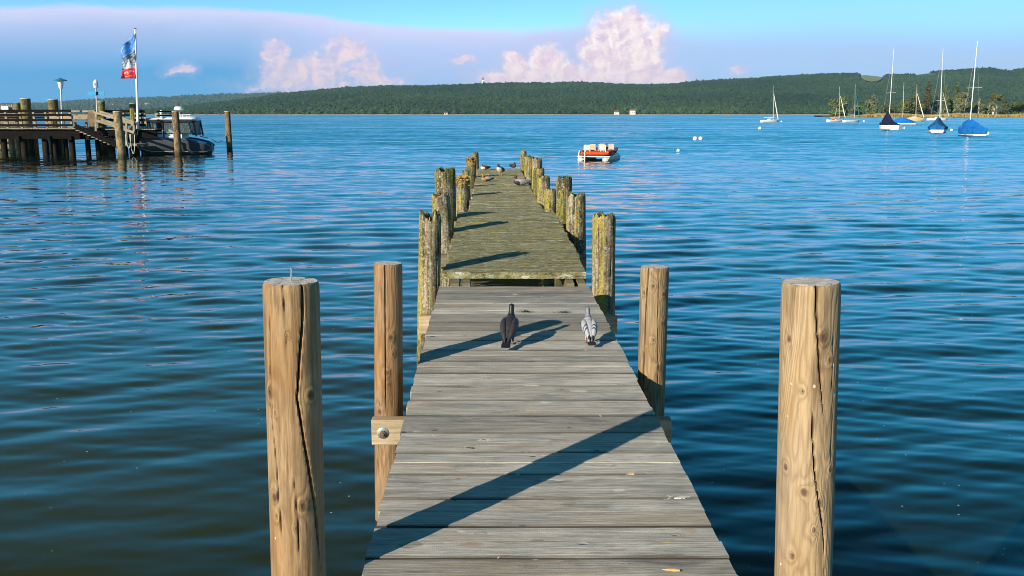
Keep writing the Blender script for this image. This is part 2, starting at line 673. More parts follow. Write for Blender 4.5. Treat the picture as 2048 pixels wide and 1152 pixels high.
def forest(name, fn, d0, d1, pxa, pxb, count, rr, seed, mat, label, bias=1.0, fields=()):
    rng = np.random.RandomState(seed)
    y = d0 + (d1 - d0) * rng.rand(count) ** bias
    u = (pxa + (pxb - pxa) * rng.rand(count) - 1024) / F
    x = u * y
    z = fn(x, y)
    px = 1024 + F * u
    py = HY - (z - HC) * F / y
    keep = z > -1
    for (a, b, c, d) in fields:
        keep &= ~((px > a) & (px < b) & (py > c) & (py < d))
    x, y, z = x[keep], y[keep], z[keep]
    N = len(x)
    con = rng.rand(N) < .12 + .22 * np.sin(x / 190) * np.sin(y / 140)
    obs = []
    C, Ff, T = [], [], []
    off = 0
    clump = .5 + .5 * np.sin(x / 47 + 2 * np.sin(y / 60)) * np.sin(y / 53 + x / 110)
    for cflag in (False, True):
        tv, tf = crown_template(cflag)
        ii = np.where(con == cflag)[0]
        n = len(ii)
        r = rng.uniform(rr[0], rr[1], n) * rng.choice([.7, 1, 1.25], n) * (.75 if cflag else 1)
        h = r * rng.uniform(.8, 1.3, n) * (1.6 if cflag else 1)
        ang = rng.rand(n) * 6.28
        jit = 1 + rng.normal(0, .13, (n, len(tv), 1))
        v = tv[None] * jit
        vx = (v[..., 0] * np.cos(ang)[:, None] - v[..., 1] * np.sin(ang)[:, None]) * r[:, None] + x[ii][:, None]
        vy = (v[..., 0] * np.sin(ang)[:, None] + v[..., 1] * np.cos(ang)[:, None]) * r[:, None] + y[ii][:, None]
        vz = v[..., 2] * h[:, None] + z[ii][:, None] + .2
        C.append(np.stack([vx, vy, vz], -1).reshape(-1, 3))
        Ff.append((tf[None] + (np.arange(n) * len(tv))[:, None, None] + off).reshape(-1, 3))
        shore = np.clip(1 - (y[ii] - d0) / 130, 0, 1)
        t = np.clip(rng.normal(.32, .26, n) + .25 * (clump[ii] - .5) + .35 * shore - (.26 if cflag else 0), 0, 1)
        T.append(np.repeat(t, len(tv)))
        off += n * len(tv)
    o = raw_mesh(name, np.concatenate(C), np.concatenate(Ff), mat, np.concatenate(T), False)
    tag(o, label, None, None, 'stuff')


FIELDS = [(1704, 1754, 140, 170), (1812, 1856, 149, 157)]
forest('forest', near_h, NEAR_D0 + 6, NEAR_D1 * 1.06, 200, 2350, 95000, (2.7, 4.9), 1, M_forest, 'dense dark green forest covering the long ridge', 1.15, FIELDS)
forest('forest', near_h, NEAR_D0 - 2, NEAR_D0 + 60, 240, 2350, 2600, (4, 7), 7, M_forest, 'lighter broadleaf trees lining the far shore', 1.0)
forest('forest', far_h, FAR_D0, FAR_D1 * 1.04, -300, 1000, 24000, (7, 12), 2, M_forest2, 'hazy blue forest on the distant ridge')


def meadow(px0, px1, py0, py1, Y):
    n = 24
    vs, fs = [], []
    for i in range(n):
        a = 2 * math.pi * i / n
        px = (px0 + px1) / 2 + (px1 - px0) / 2 * math.cos(a) * (1 + .12 * math.sin(3 * a))
        yy = Y + 160 * math.sin(a)
        x = (px - 1024) / F * yy
        vs.append((x, yy, float(near_h(np.array(x), np.array(yy))) + 4))
    vs.append((sum(v[0] for v in vs) / n, sum(v[1] for v in vs) / n, sum(v[2] for v in vs) / n + .5))
    for i in range(n):
        fs.append((i, (i + 1) % n, n))
    o = link_mesh('meadow', vs, fs, M_meadow)
    return o


tag(meadow(1708, 1748, 148, 160, 2730), 'pale green clearing high on the ridge', None, None, 'structure')

# lake shore strip below the forest
M_gravel = simple('shore_gravel', (.34, .32, .26), .95, scale=.05)
mb = MB()
for i in range(120):
    x0 = -1150 + i * 25
    w_ = random.Random(i).uniform(3, 9)
    mb.beam((x0, NEAR_D0 - 22, .15), (x0 + 26, NEAR_D0 - 22 + math.sin(i) * 3, .15), w_, .9)
tag(mb.build('shore', M_gravel), 'thin pale gravel shore under the far forest', None, None, 'structure')

# ------------------------------------------------------------------ houses and church far away
M_wall = simple('white_render', (.8, .77, .70), .9, scale=.3)
M_roof = simple('brown_tiles', (.20, .09, .06), .9, scale=.5)
M_glass_dark = simple('dark_window', (.02, .025, .03), .15, scale=.5)


def house(px, py_base, Y, w_, d_, h_, roof, label, rz=.2, windows=2, group=None, on=None):
    p = PY(px, py_base, Y)
    if on is not None:
        p.z = float(on(np.array(p.x), np.array(p.y)))
        p.z = max(p.z, HC + (HY - py_base) * Y / F)
    t = empty('house', p, label, 'house', group, rz)
    MB().box((0, 0, h_ / 2 - 2), (w_, d_, h_ + 4)).build('wall', M_wall, t, False)
    o_ = .5
    vs = [(-w_ / 2 - o_, -d_ / 2 - o_, h_), (w_ / 2 + o_, -d_ / 2 - o_, h_), (w_ / 2 + o_, d_ / 2 + o_, h_), (-w_ / 2 - o_, d_ / 2 + o_, h_), (-w_ / 2 - o_, 0, h_ + roof), (w_ / 2 + o_, 0, h_ + roof)]
    link_mesh('roof', vs, [(0, 1, 5, 4), (2, 3, 4, 5), (0, 4, 3), (1, 2, 5), (0, 3, 2, 1)], M_roof, t, False)
    for i in range(windows):
        x = (i + .5) / windows * w_ - w_ / 2
        MB().box((x, -d_ / 2 - .04, h_ * .55), (1.4, .1, 1.8)).build('window', M_glass_dark, t, False)
    return t


HG = 'small white houses on the distant ridge'
house(1233, 228, 1835, 8, 7, 3.2, 3.2, 'small white lakeside house with dark roof, to the left of the boxier villa', .1)
house(1265, 228, 1838, 10, 8, 6, 3.4, 'tall white lakeside villa standing among the shore trees', -.1, 3)
house(1338 - 446, 228.5, 1840, 6, 5, 2.2, 2.4, 'low pale boathouse on the far shore straight over the jetty end', .2)
for i, (px, py, s_, lb) in enumerate([(187, 220, 1.0, 'first white house left of the grey lamp pole on the hazy ridge'), (212, 217, .9, 'white house just right of the mossy post under the blue sign'),
                                  (218, 215, 1.1, 'upper white house of the village on the hazy ridge'), (225, 215, 1.1, 'white village house between two others over the ramp rail'), (241, 218, 1, 'low white house of the village left of the second mossy post'),
                                  (281, 214, 1.2, 'white hillside house immediately right of the flagpole'), (295, 214, 1.3, 'larger white hillside house right of the flagpole'), (300, 217, .8, 'smallest hillside house, above the boat cabin'), (323, 222, .8, 'tiny house at the lake edge behind the motorboat roof')]):
    house(px, py, 4600 if i < 8 else 3880, 14 * s_, 11 * s_, 8 * s_, 4 * s_, lb, .3 * math.sin(i * 2), 2, HG, far_h)

t = empty('church_tower', PY(966, 168, 2960), 'white church tower with a dark pointed top rising over the ridge', 'church')
MB().box((0, 0, 2), (6, 6, 20)).build('wall', M_wall, t, False)
MB().tube([(0, 0, 12), (0, 0, 14), (0, 0, 16.5), (0, 0, 18), (0, 0, 23)], [3.2, 3.4, 2.0, .9, .1], 10).build('spire', M_roof, t)
for s_ in (-1, 1):
    MB().box((s_ * 1.4, -3.05, 8), (1.1, .2, 2.6)).build('window', M_glass_dark, t, False)


# ------------------------------------------------------------------ peninsula with reeds and trees
def reed_mat():
    m, g, b = newmat('golden_reed')
    geo = g.n('NewGeometry').outputs['Position']
    f = g.mapr(g.noise(g.scl(geo, .2, .2, 1), 1, 4), .3, .7)
    c = g.mix(f, (.30, .20, .055), (.50, .36, .12))
    g.put(b.inputs['Base Color'], g.mix(g.attr('tint'), c, (.12, .14, .04)))
    b.inputs['Roughness'].default_value = .9
    return m


PEN_Y0 = 640.0
pen = []
pen_edge = [(1640, 668), (1665, 655), (1700, 650), (1760, 648), (1850, 646), (1950, 640), (2048, 636), (2400, 620)]
n_ = 60
for i in range(n_):
    px = 1640 + (2400 - 1640) * i / (n_ - 1)
    yy = interp(pen_edge, px) + 4 * math.sin(i * 1.3)
    pen.append(((px - 1024) / F * yy, yy))
vs, fs = [], []
for (x, y) in pen:
    vs += [(x, y, -1.0), (x, y + 3, .25), (x + 20, y + 90, .9), (x + 40, y + 160, -.8)]
for i in range(n_ - 1):
    for k in range(3):
        fs.append((i * 4 + k, (i + 1) * 4 + k, (i + 1) * 4 + k + 1, i * 4 + k + 1))
tag(link_mesh('peninsula_ground', vs, fs, M_hill), 'low grassy spit of land behind the reeds', None, None, 'structure')


def reeds():
    rng = np.random.RandomState(3)
    N = 26000
    px = 1668 + (2390 - 1668) * rng.rand(N)
    yy = interp(pen_edge, px) + rng.rand(N) ** 1.4 * 22
    x = (px - 1024) / F * yy
    h = rng.uniform(1.6, 2.75, N) * (.72 + .3 * np.clip(np.sin(px / 23) + .6, 0, 1)) * np.clip((px - 1660) / 60, .35, 1)
    w = rng.uniform(.10, .28, N)
    a = rng.rand(N) * 3.14
    lean = rng.normal(0, .25, (N, 2))
    dx, dy = np.cos(a) * w, np.sin(a) * w
    z0 = np.full(N, -.3)
    v = np.stack([np.stack([x - dx, yy - dy, z0], -1), np.stack([x + dx, yy + dy, z0], -1), np.stack([x + lean[:, 0] + dx * .3, yy + lean[:, 1], h], -1)], 1).reshape(-1, 3)
    f = np.arange(N * 3).reshape(-1, 3)
    t = np.repeat(np.clip(rng.normal(.12, .2, N) + .4 * (rng.rand(N) < .12), 0, 1), 3)
    tag(raw_mesh('reeds', v, f, reed_mat(), t), 'belt of golden reeds along the wooded spit', None, None, 'stuff')


reeds()
M_bark = simple('grey_bark', (.10, .08, .06), .95, scale=2)
M_birch = simple('pale_bark', (.55, .52, .46), .9, scale=1.2)


def tree(px0, px1, pytop, Y, kind, lo, hi, label, seed, name='tree', cat='tree', nleaf=1500, size=.72, bark=None, pybase=229.0):
    rng = np.random.RandomState(seed)
    base = PY((px0 + px1) / 2, pybase, Y)
    base.z = .3
    W_ = (px1 - px0) / F * Y / 2
    H = HC + (HY - pytop) * Y / F - .3
    grp = 'trees on the reedy spit'
    t = empty(name, base, label, cat, grp)
    mb = MB()
    mb.tube([(0, 0, -.6), (0.1 * W_, 0, H * .35), (-.05 * W_, .2, H * .62), (0, 0, H * .9)], [H * .028, H * .02, H * .012, .03], 7)
    lob = []
    if kind == 'cone':
        for i in range(11):
            f = .10 + .86 * i / 10
            lob.append((rng.normal(0, .10) * W_, rng.normal(0, .10) * W_, H * f, W_ * (1.05 - f) * rng.uniform(.75, 1.15) + .3, H * .07))
    elif kind == 'round':
        for i in range(17):
            a = rng.rand() * 6.28
            f = rng.uniform(.16, .84)
            rad = math.sqrt(max(0, 1 - ((f - .45) / .52) ** 2)) * W_ * rng.uniform(.3, .72)
            lob.append((math.cos(a) * rad, math.sin(a) * rad, H * f, W_ * rng.uniform(.26, .42), H * rng.uniform(.09, .15)))
    else:                                   # sparse
        for i in range(12):
            a = rng.rand() * 6.28
            f = rng.uniform(.3, .95)
            rad = W_ * rng.uniform(.15, .7)
            lob.append((math.cos(a) * rad, math.sin(a) * rad, H * f, W_ * rng.uniform(.16, .32), H * rng.uniform(.05, .09)))
    for l in lob:
        z0 = max(.5, l[2] - H * .25)
        mb.tube([(0, 0, z0), (l[0] * .5, l[1] * .5, (z0 + l[2]) / 2), (l[0], l[1], l[2])], [H * .010, H * .006, .02], 5)
    mb.build('trunk', bark or M_bark, t)
    L = np.array(lob)
    vol = L[:, 3] ** 2 * L[:, 4]
    nleaf = int(nleaf * 1.7)
    pick = rng.choice(len(L), nleaf, p=vol / vol.sum())
    d = rng.normal(0, 1, (nleaf, 3))
    d /= np.linalg.norm(d, axis=1)[:, None]
    rad = rng.rand(nleaf) ** .45
    c = L[pick, :3] + d * rad[:, None] * np.stack([L[pick, 3], L[pick, 3], L[pick, 4]], -1)
    a = rng.normal(0, 1, (nleaf, 3)); a /= np.linalg.norm(a, axis=1)[:, None]
    b = np.cross(a, rng.normal(0, 1, (nleaf, 3))); b /= np.linalg.norm(b, axis=1)[:, None]
    s_ = rng.uniform(.5, 1.3, nleaf)[:, None] * size
    v = np.stack([c - a * s_, c + b * s_ * .7, c + a * s_, c - b * s_ * .7], 1).reshape(-1, 3)
    tint = np.repeat(np.clip(rng.normal(.45, .22, nleaf) + rng.rand(len(L))[pick] * .5 - .25, 0, 1), 4)
    o = raw_mesh('crown', v, np.arange(nleaf * 4).reshape(-1, 4), leaf_mat('leaves', lo, hi, .3), tint)
    o.parent = t
    return t


OL, OH = (.060, .090, .020), (.19, .22, .070)
DL, DH = (.030, .055, .013), (.12, .15, .040)
PL, PH = (.08, .10, .045), (.19, .21, .10)
BL, BH = (.050, .060, .022), (.12, .13, .055)
tree(1654, 1703, 193, 668, 'round', OL, OH, 'olive willow at the tip of the spit, behind the pair of white sailboats', 11, nleaf=2600)
tree(1700, 1730, 209, 690, 'round', DL, OH, 'low dark bush between the olive willow and the pale tree', 12, nleaf=1200)
tree(1729, 1758, 186, 672, 'round', PL, PH, 'pale feathery tree left of the navy covered sailboat', 13, nleaf=1500)
tree(1756, 1792, 206, 705, 'round', DL, BH, 'low brownish thicket behind the navy covered sailboat', 14, nleaf=1500)
tree(1790, 1850, 181, 690, 'round', (.040, .062, .016), (.14, .16, .05), 'broad rounded olive tree behind the cream covered boat', 15, nleaf=2600)
tree(1838, 1866, 165, 700, 'cone', (.035, .045, .014), (.12, .10, .045), 'tall pointed brown-green tree right of the broad olive tree', 16, nleaf=2200)
tree(1866, 1880, 192, 712, 'sparse', BL, BH, 'thin brown tree left of the twin masts', 17, nleaf=700)
tree(1876, 1899, 171, 700, 'cone', DL, OH, 'dark green spire-shaped tree behind the twin masts', 18, nleaf=1800)
tree(1897, 1923, 168, 706, 'cone', DL, DH, 'darkest tall tree right of the twin masts', 19, nleaf=2200)
tree(1904, 1945, 181, 682, 'round', PL, (.22, .22, .11), 'wide greyish willow left of the tallest mast', 20, nleaf=2400)
tree(1944, 1972, 204, 700, 'round', DL, OH, 'low green thicket right behind the tallest mast', 21, nleaf=1400)
tree(1968, 2004, 183, 692, 'sparse', OL, (.14, .13, .05), 'open tree with bare white limbs right of the tallest mast', 22, nleaf=1500, bark=M_birch)
tree(1999, 2016, 194, 688, 'cone', BL, BH, 'narrow reddish brown tree near the right end of the reeds', 23, nleaf=900)
tree(2012, 2090, 203, 690, 'round', (.035, .055, .015), (.11, .14, .04), 'wide low green thicket where the spit leaves the picture', 24, nleaf=3200)
for i, (a_, b_, tp_) in enumerate([(1835, 1885, 200), (1872, 1915, 196), (1925, 1960, 206), (1950, 1990, 209), (1760, 1800, 212)]):
    tree(a_, b_, tp_, 716, 'round', (.03, .055, .015), (.11, .14, .045), ['dense undergrowth between the broad olive tree and the twin masts', 'dense green undergrowth directly behind the twin masts', 'rounded bush between the greyish willow and the tallest mast', 'low bush in front of the bare white trunks', 'low scrub right of the navy covered boat mast'][i], 60 + i, nleaf=1600, name='bush', cat='bush')
for i, (px, top) in enumerate([(1977, 206), (1985, 203), (1992, 208), (1956, 197)]):
    tree(px - 4, px + 4, top, 676, 'sparse', BL, PH, ['slender leafless white trunk, leftmost of three by the open tree', 'tallest of three slender white trunks by the open tree', 'bent white trunk right of the other two by the open tree', 'thin pale dead trunk right of the tallest mast'][i],
         40 + i, nleaf=60, bark=M_birch, name='bare_tree')
# ------------------------------------------------------------------ wood materials
def tinted(g, lo, hi, f):
    return g.mix(f, lo, hi)


def new_post_mat(name, lo, hi, stain, warm=.5, rings=20.0):
    """debarked round timber: contour-like grain, knots and splits come from attributes on the mesh"""
    m, g, b = newmat(name)
    o = g.obj()
    r = g.rnd()
    oo = g.vm('ADD', o, g.vm('MULTIPLY', (17.0, 9.0, 5.0), g.n('CombineXYZ').outputs[0])) if False else o
    nz = g.noise(g.scl(oo, 5.5, 5.5, .8 if rings > 15 else .45), 1.0, 3, .5, .35)
    knot = g.attr('knot')
    field = g.m('ADD', g.m('MULTIPLY', nz, rings), g.m('MULTIPLY', knot, 3.2))
    ring = g.m('ADD', g.m('MULTIPLY', g.m('SINE', g.m('MULTIPLY', field, 6.2832)), .5), .5)
    ring = g.m('POWER', ring, 1.6)
    pat = g.noise(g.scl(o, 6, 6, 2.2), 1.0, 4, .6)
    fib = g.noise(g.scl(o, 85, 85, 4.5), 1.0, 5, .75)
    c = g.mix(g.m('MULTIPLY', g.m('MULTIPLY', ring, .62), g.mapr(pat, .3, .6, .35, 1)), hi, lo)
    c = g.mix(g.mapr(fib, .42, .66, 0, .60), c, tuple(x * .62 for x in lo))
    c = g.mix(g.m('MULTIPLY', g.mapr(pat, .42, .66, 0, 1, True), warm), c, stain)
    grey = g.noise(g.scl(o, 3, 3, .8), 1.0, 3, .6)
    c = g.mix(g.mapr(grey, .44, .66, 0, .6), c, (.23, .195, .15))
    c = g.mix(g.mapr(g.noise(g.scl(o, 14, 14, 1.2), 1.0, 5, .7), .54, .66, 0, .6, True), c, tuple(x * .5 for x in lo))
    c = g.mix(g.mapr(knot, .42, .80, 0, .9, True), c, (.075, .040, .020))
    c = g.mix(g.attr('crack'), c, (.016, .010, .007))
    # small resin and droppings specks
    v = g.vor(g.scl(o, 1, 1, .7), 26)
    c = g.mix(g.m('MULTIPLY', g.m('LESS_THAN', v, .10), g.m('MULTIPLY', g.m('GREATER_THAN', pat, .56), .7)), c, (.62, .58, .50))
    g.put(b.inputs['Base Color'], c)
    b.inputs['Roughness'].default_value = .62
    b.inputs['Specular IOR Level'].default_value = .3
    h = g.m('ADD', g.m('MULTIPLY', ring, -.35), g.m('MULTIPLY', fib, .8))
    g.put(b.inputs['Normal'], g.bump(h, .55, .004))
    return m


def endgrain_mat(name, lo, hi):
    m, g, b = newmat(name)
    o = g.obj()
    s = g.n('SeparateXYZ')
    g.put(s.inputs[0], g.vm('ADD', o, g.vm('MULTIPLY', g.vm('SUBTRACT', g.noise(o, 8, 2, out='Color'), (.5, .5, .5)), (.03, .03, 0))))
    rr = g.m('SQRT', g.m('ADD', g.m('MULTIPLY', s.outputs[0], s.outputs[0]), g.m('MULTIPLY', s.outputs[1], s.outputs[1])))
    w = g.m('ADD', g.m('MULTIPLY', g.m('SINE', g.m('MULTIPLY', rr, 900)), .5), .5)
    an = g.m('ARCTAN2', s.outputs[1], s.outputs[0])
    chk = g.m('LESS_THAN', g.m('ABSOLUTE', g.m('SINE', g.m('ADD', g.m('MULTIPLY', an, 2.5), g.m('MULTIPLY', g.noise(o, 30, 2), 2)))), .07)
    c = g.mix(g.m('MULTIPLY', w, .4), hi, lo)
    c = g.mix(g.mapr(g.noise(o, 35, 4), .4, .7, 0, .7), c, lo)
    c = g.mix(g.m('MULTIPLY', chk, .8), c, (.03, .022, .016))
    g.put(b.inputs['Base Color'], c)
    b.inputs['Roughness'].default_value = .85
    g.put(b.inputs['Normal'], g.bump(g.noise(o, 90, 3), .5, .006))
    return m


def old_wood_mat(name, lo, hi, lichen=.5, moss=.4, orange=.1):
    m, g, b = newmat(name)
    o = g.obj()
    geo = g.n('NewGeometry')
    gp = geo.outputs['Position']
    fib = g.noise(g.scl(gp, 38, 38, 2.2), 1.0, 5, .7)
    pat = g.noise(g.scl(gp, 7, 7, 3.0), 1.0, 5, .65)
    c = g.mix(g.mapr(fib, .36, .66), lo, hi)
    c = g.mix(g.mapr(pat, .47, .60, 0, .8, True), c, tuple(x * .38 for x in lo))
    # crusty grey lichen speckle
    sp_ = g.noise(gp, 42, 5, .8)
    c = g.mix(g.mapr(sp_, .55, .61, 0, .85, True), c, (.50, .48, .36))
    c = g.mix(g.mapr(sp_, .46, .40, 0, .7, True), c, (.035, .030, .016))
    sl = g.n('SeparateXYZ')
    g.put(sl.inputs[0], geo.outputs['Normal'])
    # yellow lichen in vertical streaks
    st = g.noise(g.vm('ADD', g.scl(gp, 16, 16, 1.6), (3, 8, 2)), 1.0, 4, .6)
    west = g.mapr(sl.outputs[0], .5, -.9, -.06, .09)
    yl = g.mapr(g.m('ADD', st, west), .62 - .12 * lichen, .70 - .12 * lichen, 0, .92, True)
    yc = g.mix(g.mapr(g.noise(gp, 50, 3), .4, .6), (.24, .20, .030), (.42, .33, .045))
    c = g.mix(g.m('MULTIPLY', yl, g.mapr(g.noise(gp, 45, 3), .38, .55)), c, yc)
    ms = g.noise(g.vm('ADD', g.scl(gp, 5, 5, 2.4), (9, 1, 4)), 1.0, 4, .65)
    mk = g.mapr(ms, .60 - .12 * moss, .70 - .12 * moss, 0, .8, True)
    c = g.mix(mk, c, g.mix(g.mapr(sp_, .4, .6), (.035, .048, .010), (.13, .14, .03)))
    if orange:
        ok = g.mapr(g.noise(g.vm('ADD', gp, (4, 4, 4)), 9, 3), .66 - orange * .2, .72 - orange * .2, 0, .85, True)
        c = g.mix(ok, c, (.42, .17, .03))
    c = g.mix(g.attr('crack'), c, (.012, .009, .006))
    sep = g.n('SeparateXYZ')
    g.put(sep.inputs[0], gp)
    wet = g.mapr(sep.outputs[2], .10, .45, .75, 0, True)
    c = g.mix(wet, c, (.022, .026, .010))
    g.put(b.inputs['Base Color'], c)
    b.inputs['Roughness'].default_value = .9
    b.inputs['Specular IOR Level'].default_value = .2
    h = g.m('ADD', fib, g.m('MULTIPLY', sp_, .6))
    g.put(b.inputs['Normal'], g.bump(h, .9, .012))
    return m


def board_mat(name, lo, hi, mossy=0.0, droppings=.5):
    """sawn boards that run along x; 'bid' is a random number per board"""
    m, g, b = newmat(name)
    gp = g.n('NewGeometry').outputs['Position']
    bid = g.attr('bid')
    off = g.n('CombineXYZ')
    g.put(off.inputs[0], g.m('MULTIPLY', bid, 37.0))
    g.put(off.inputs[1], g.m('MULTIPLY', bid, 11.0))
    p = g.vm('ADD', gp, off.outputs[0])
    gr = g.noise(g.scl(p, 5.0, 110, 30), 1.0, 5, .72, .4)
    gr2 = g.noise(g.scl(p, 1.6, 16, 5), 1.0, 6, .68, 1.2)
    blot = g.noise(g.scl(p, 2.6, 7, 1), 1.0, 6, .68, .5)
    c = g.mix(g.mapr(gr, .25, .70), tuple(x * 1.35 for x in lo), tuple(x * .95 for x in hi))
    c = g.mix(g.mapr(gr2, .55, .70, 0, .60, True), c, tuple(x * .50 for x in lo))
    c = g.mix(g.mapr(blot, .50, .66, 0, .62), c, (.17, .18, .185))
    c = g.mix(g.mapr(blot, .46, .32, 0, .45), c, tuple(min(1, x * 1.12) for x in hi))
    tone = g.mapr(bid, 0, 1, .90 if mossy else .66, 1.08 if mossy else 1.25)
    tc = g.n('CombineXYZ')
    for i in range(3):
        g.put(tc.inputs[i], tone)
    c = g.mix(1.0, c, tc.outputs[0], 'MULTIPLY')
    warm = g.mapr(g.noise(g.scl(p, .8, 3, 1), 1.0, 3), .5, .75, 0, .45)
    c = g.mix(warm, c, (.42, .31, .18))
    # saw marks across the board
    saw = g.n('TexWave', wave_type='BANDS', bands_direction='X')
    g.put(saw.inputs['Vector'], g.vm('ADD', p, g.vm('MULTIPLY', g.noise(p, 6, 2, out='Color'), (.02, 0, 0))))
    saw.inputs['Scale'].default_value = 42
    saw.inputs['Distortion'].default_value = 1.2
    sawm = g.m('MULTIPLY', g.mapr(g.noise(g.scl(p, 1.5, 5, 1), 1.0, 2), .45, .65), saw.outputs['Fac'])
    if not mossy:
        c = g.mix(g.m('MULTIPLY', sawm, .03), c, (.10, .09, .08))
    # knots
    kv = g.n('TexVoronoi', feature='F1')
    g.put(kv.inputs['Vector'], g.scl(p, 1.0, 2.3, 1))
    kv.inputs['Scale'].default_value = 3.6
    kd = kv.outputs['Distance']
    krand = g.n('SeparateColor')
    g.put(krand.inputs[0], kv.outputs['Color'])
    kon = g.m('GREATER_THAN', krand.outputs[0], .30)
    kd2 = g.m('ADD', kd, g.m('MULTIPLY', g.m('SUBTRACT', g.noise(p, 40, 2), .5), .03))
    kring = g.m('MULTIPLY', g.m('MULTIPLY', g.m('LESS_THAN', kd2, .15), g.m('GREATER_THAN', g.m('SINE', g.m('MULTIPLY', kd2, 160)), .2)), .35)
    c = g.mix(g.m('MULTIPLY', kring, kon), c, tuple(x * .45 for x in lo))
    c = g.mix(g.m('MULTIPLY', g.mapr(kd2, .075, .035, 0, .85, True), kon), c, (.06, .042, .028))
    if mossy:
        sp_ = g.noise(g.scl(gp, 1, 1.9, 1), 15, 6, .85)
        c = g.mix(g.mapr(sp_, .44, .55, 0, .75, True), c, (.17, .155, .05))
        c = g.mix(g.mapr(g.noise(g.scl(gp, 6, 22, 20), 1.0, 6, .8), .555, .60, 0, .95, True), c, (.68, .66, .54))
        c = g.mix(g.mapr(g.noise(g.scl(gp, 3, 5, 1), 1.0, 4, .6), .52, .66, 0, .6, True), c, (.30, .27, .05))
        c = g.mix(g.mapr(g.noise(g.scl(gp, 5, 15, 15), 1.7, 6, .8), .54, .60, 0, .8, True), c, (.045, .042, .015))
    if not mossy:
        c = g.mix(g.attr('edge'), c, (.030, .026, .020))
    # bird droppings and pale scuffs
    dn = g.noise(g.scl(gp, 9, 22, 9), 1.0, 5, .62, .8)
    dd = g.mapr(dn, .70 - .03 * droppings, .725 - .03 * droppings, 0, .85, True)
    c = g.mix(dd, c, (.66, .66, .62))
    if not mossy:
        wv = g.vm('ADD', gp, g.vm('MULTIPLY', g.vm('SUBTRACT', g.noise(g.scl(gp, 1, 1.5, 1), 14, 5, .75, out='Color'), (.5, .5, .5)), (.10, .05, 0)))
        for (px, py, rx, ry, cc, kk) in MARKS:
            q0 = MARK_POS(px, py)
            q = g.vm('MULTIPLY', g.vm('SUBTRACT', wv, (q0.x, q0.y, 0)), (1 / rx, 1 / ry, 0))
            c = g.mix(g.mapr(g.vm('LENGTH', q, None, 1), 1.0, .62, 0, kk, True), c, cc)
    g.put(b.inputs['Base Color'], c)
    b.inputs['Roughness'].default_value = .8
    b.inputs['Specular IOR Level'].default_value = .3
    if mossy:
        h = g.m('ADD', g.noise(gp, 60, 5, .75), g.m('MULTIPLY', gr, .7))
        g.put(b.inputs['Normal'], g.bump(h, 1.0, .03))
    else:
        h = g.m('ADD', g.m('MULTIPLY', gr, 1.0), g.m('MULTIPLY', sawm, .03))
        h = g.m('ADD', h, g.m('MULTIPLY', g.mapr(kd2, .08, .03), -.8))
        g.put(b.inputs['Normal'], g.bump(h, .8, .006))
    return m


def beam_mat(name, lo, hi):
    m, g, b = newmat(name)
    gp = g.n('NewGeometry').outputs['Position']
    gr = g.noise(g.scl(gp, 4, 60, 60), 1.0, 5, .65, .3)
    bl = g.noise(gp, 5, 4, .6)
    c = g.mix(g.mapr(gr, .35, .65), lo, hi)
    c = g.mix(g.mapr(bl, .5, .75, 0, .6), c, tuple(x * .5 for x in lo))
    g.put(b.inputs['Base Color'], c)
    b.inputs['Roughness'].default_value = .8
    g.put(b.inputs['Normal'], g.bump(gr, .6, .004))
    return m


_wh, _dk, _or, _yl = (.66, .65, .60), (.045, .034, .024), (.36, .19, .06), (.55, .47, .26)
MARKS = [(1158, 781, .055, .030, _wh, .75), (1090, 804, .035, .016, _wh, .7), (1062, 770, .05, .014, _wh, .6), (1057, 820, .022, .020, _yl, .85), (968, 879, .030, .016, _wh, .9), (966, 879, .010, .008, _dk, .9),
         (943, 895, .022, .010, _dk, .95), (1137, 855, .016, .008, _dk, .9), (868, 860, .028, .014, _dk, .7), (1262, 945, .018, .016, _yl, .9), (1240, 980, .030, .018, _wh, .55), (1036, 947, .012, .010, _wh, .8),
         (918, 956, .018, .008, _or, .9), (865, 1022, .075, .007, _or, .8), (1332, 1085, .020, .012, _yl, .9), (1050, 1052, .018, .010, _dk, .6), (1075, 1080, .03, .012, _dk, .5), (920, 1062, .014, .008, _wh, .8),
         (908, 1000, .010, .020, _dk, .7), (1030, 588, .020, .020, _wh, .9), (1120, 604, .05, .016, _wh, .5), (1043, 615, .03, .012, _wh, .6), (1060, 668, .035, .016, _wh, .6), (1060, 682, .012, .03, _wh, .5),
         (1200, 692, .035, .014, _yl, .8), (1035, 702, .06, .012, _wh, .5), (1075, 717, .03, .010, _wh, .6), (1000, 693, .022, .012, _wh, .7), (880, 782, .02, .01, _dk, .8), (905, 748, .025, .01, _wh, .5),
         (1230, 660, .03, .02, _dk, .4), (1005, 742, .014, .010, _wh, .8), (1120, 880, .05, .02, _dk, .35), (1290, 855, .03, .008, _or, .5), (1180, 1010, .12, .03, _dk, .30), (960, 930, .14, .02, _dk, .30),
         (1010, 1120, .2, .03, _dk, .28), (1350, 1120, .15, .05, _dk, .35), (820, 1090, .05, .03, _dk, .45), (940, 1090, .05, .02, _or, .4), (1380, 1060, .04, .02, _or, .4), (830, 965, .08, .012, _dk, .4), (1255, 900, .10, .012, _dk, .35)]


def MARK_POS(px, py):
    r = ray(px, py)
    d = F * 1.2 / (300 + .784 * (py - 573))
    return CAM + r * d


M_deck = board_mat('weathered_boards', (.135, .125, .110), (.60, .58, .525))
M_deck_old = board_mat('mossy_boards', (.18, .175, .080), (.60, .58, .34), 1.0, 1.0)
M_beam = beam_mat('pale_sawn_beam', (.30, .22, .13), (.52, .42, .28))
M_beam_old = beam_mat('old_sawn_beam', (.10, .085, .05), (.22, .19, .12))
M_steel = simple('galvanised_steel', (.42, .46, .44), .38, .85, .3, 40)
M_rust = simple('rusty_steel', (.22, .12, .07), .7, .6, .4, 60)

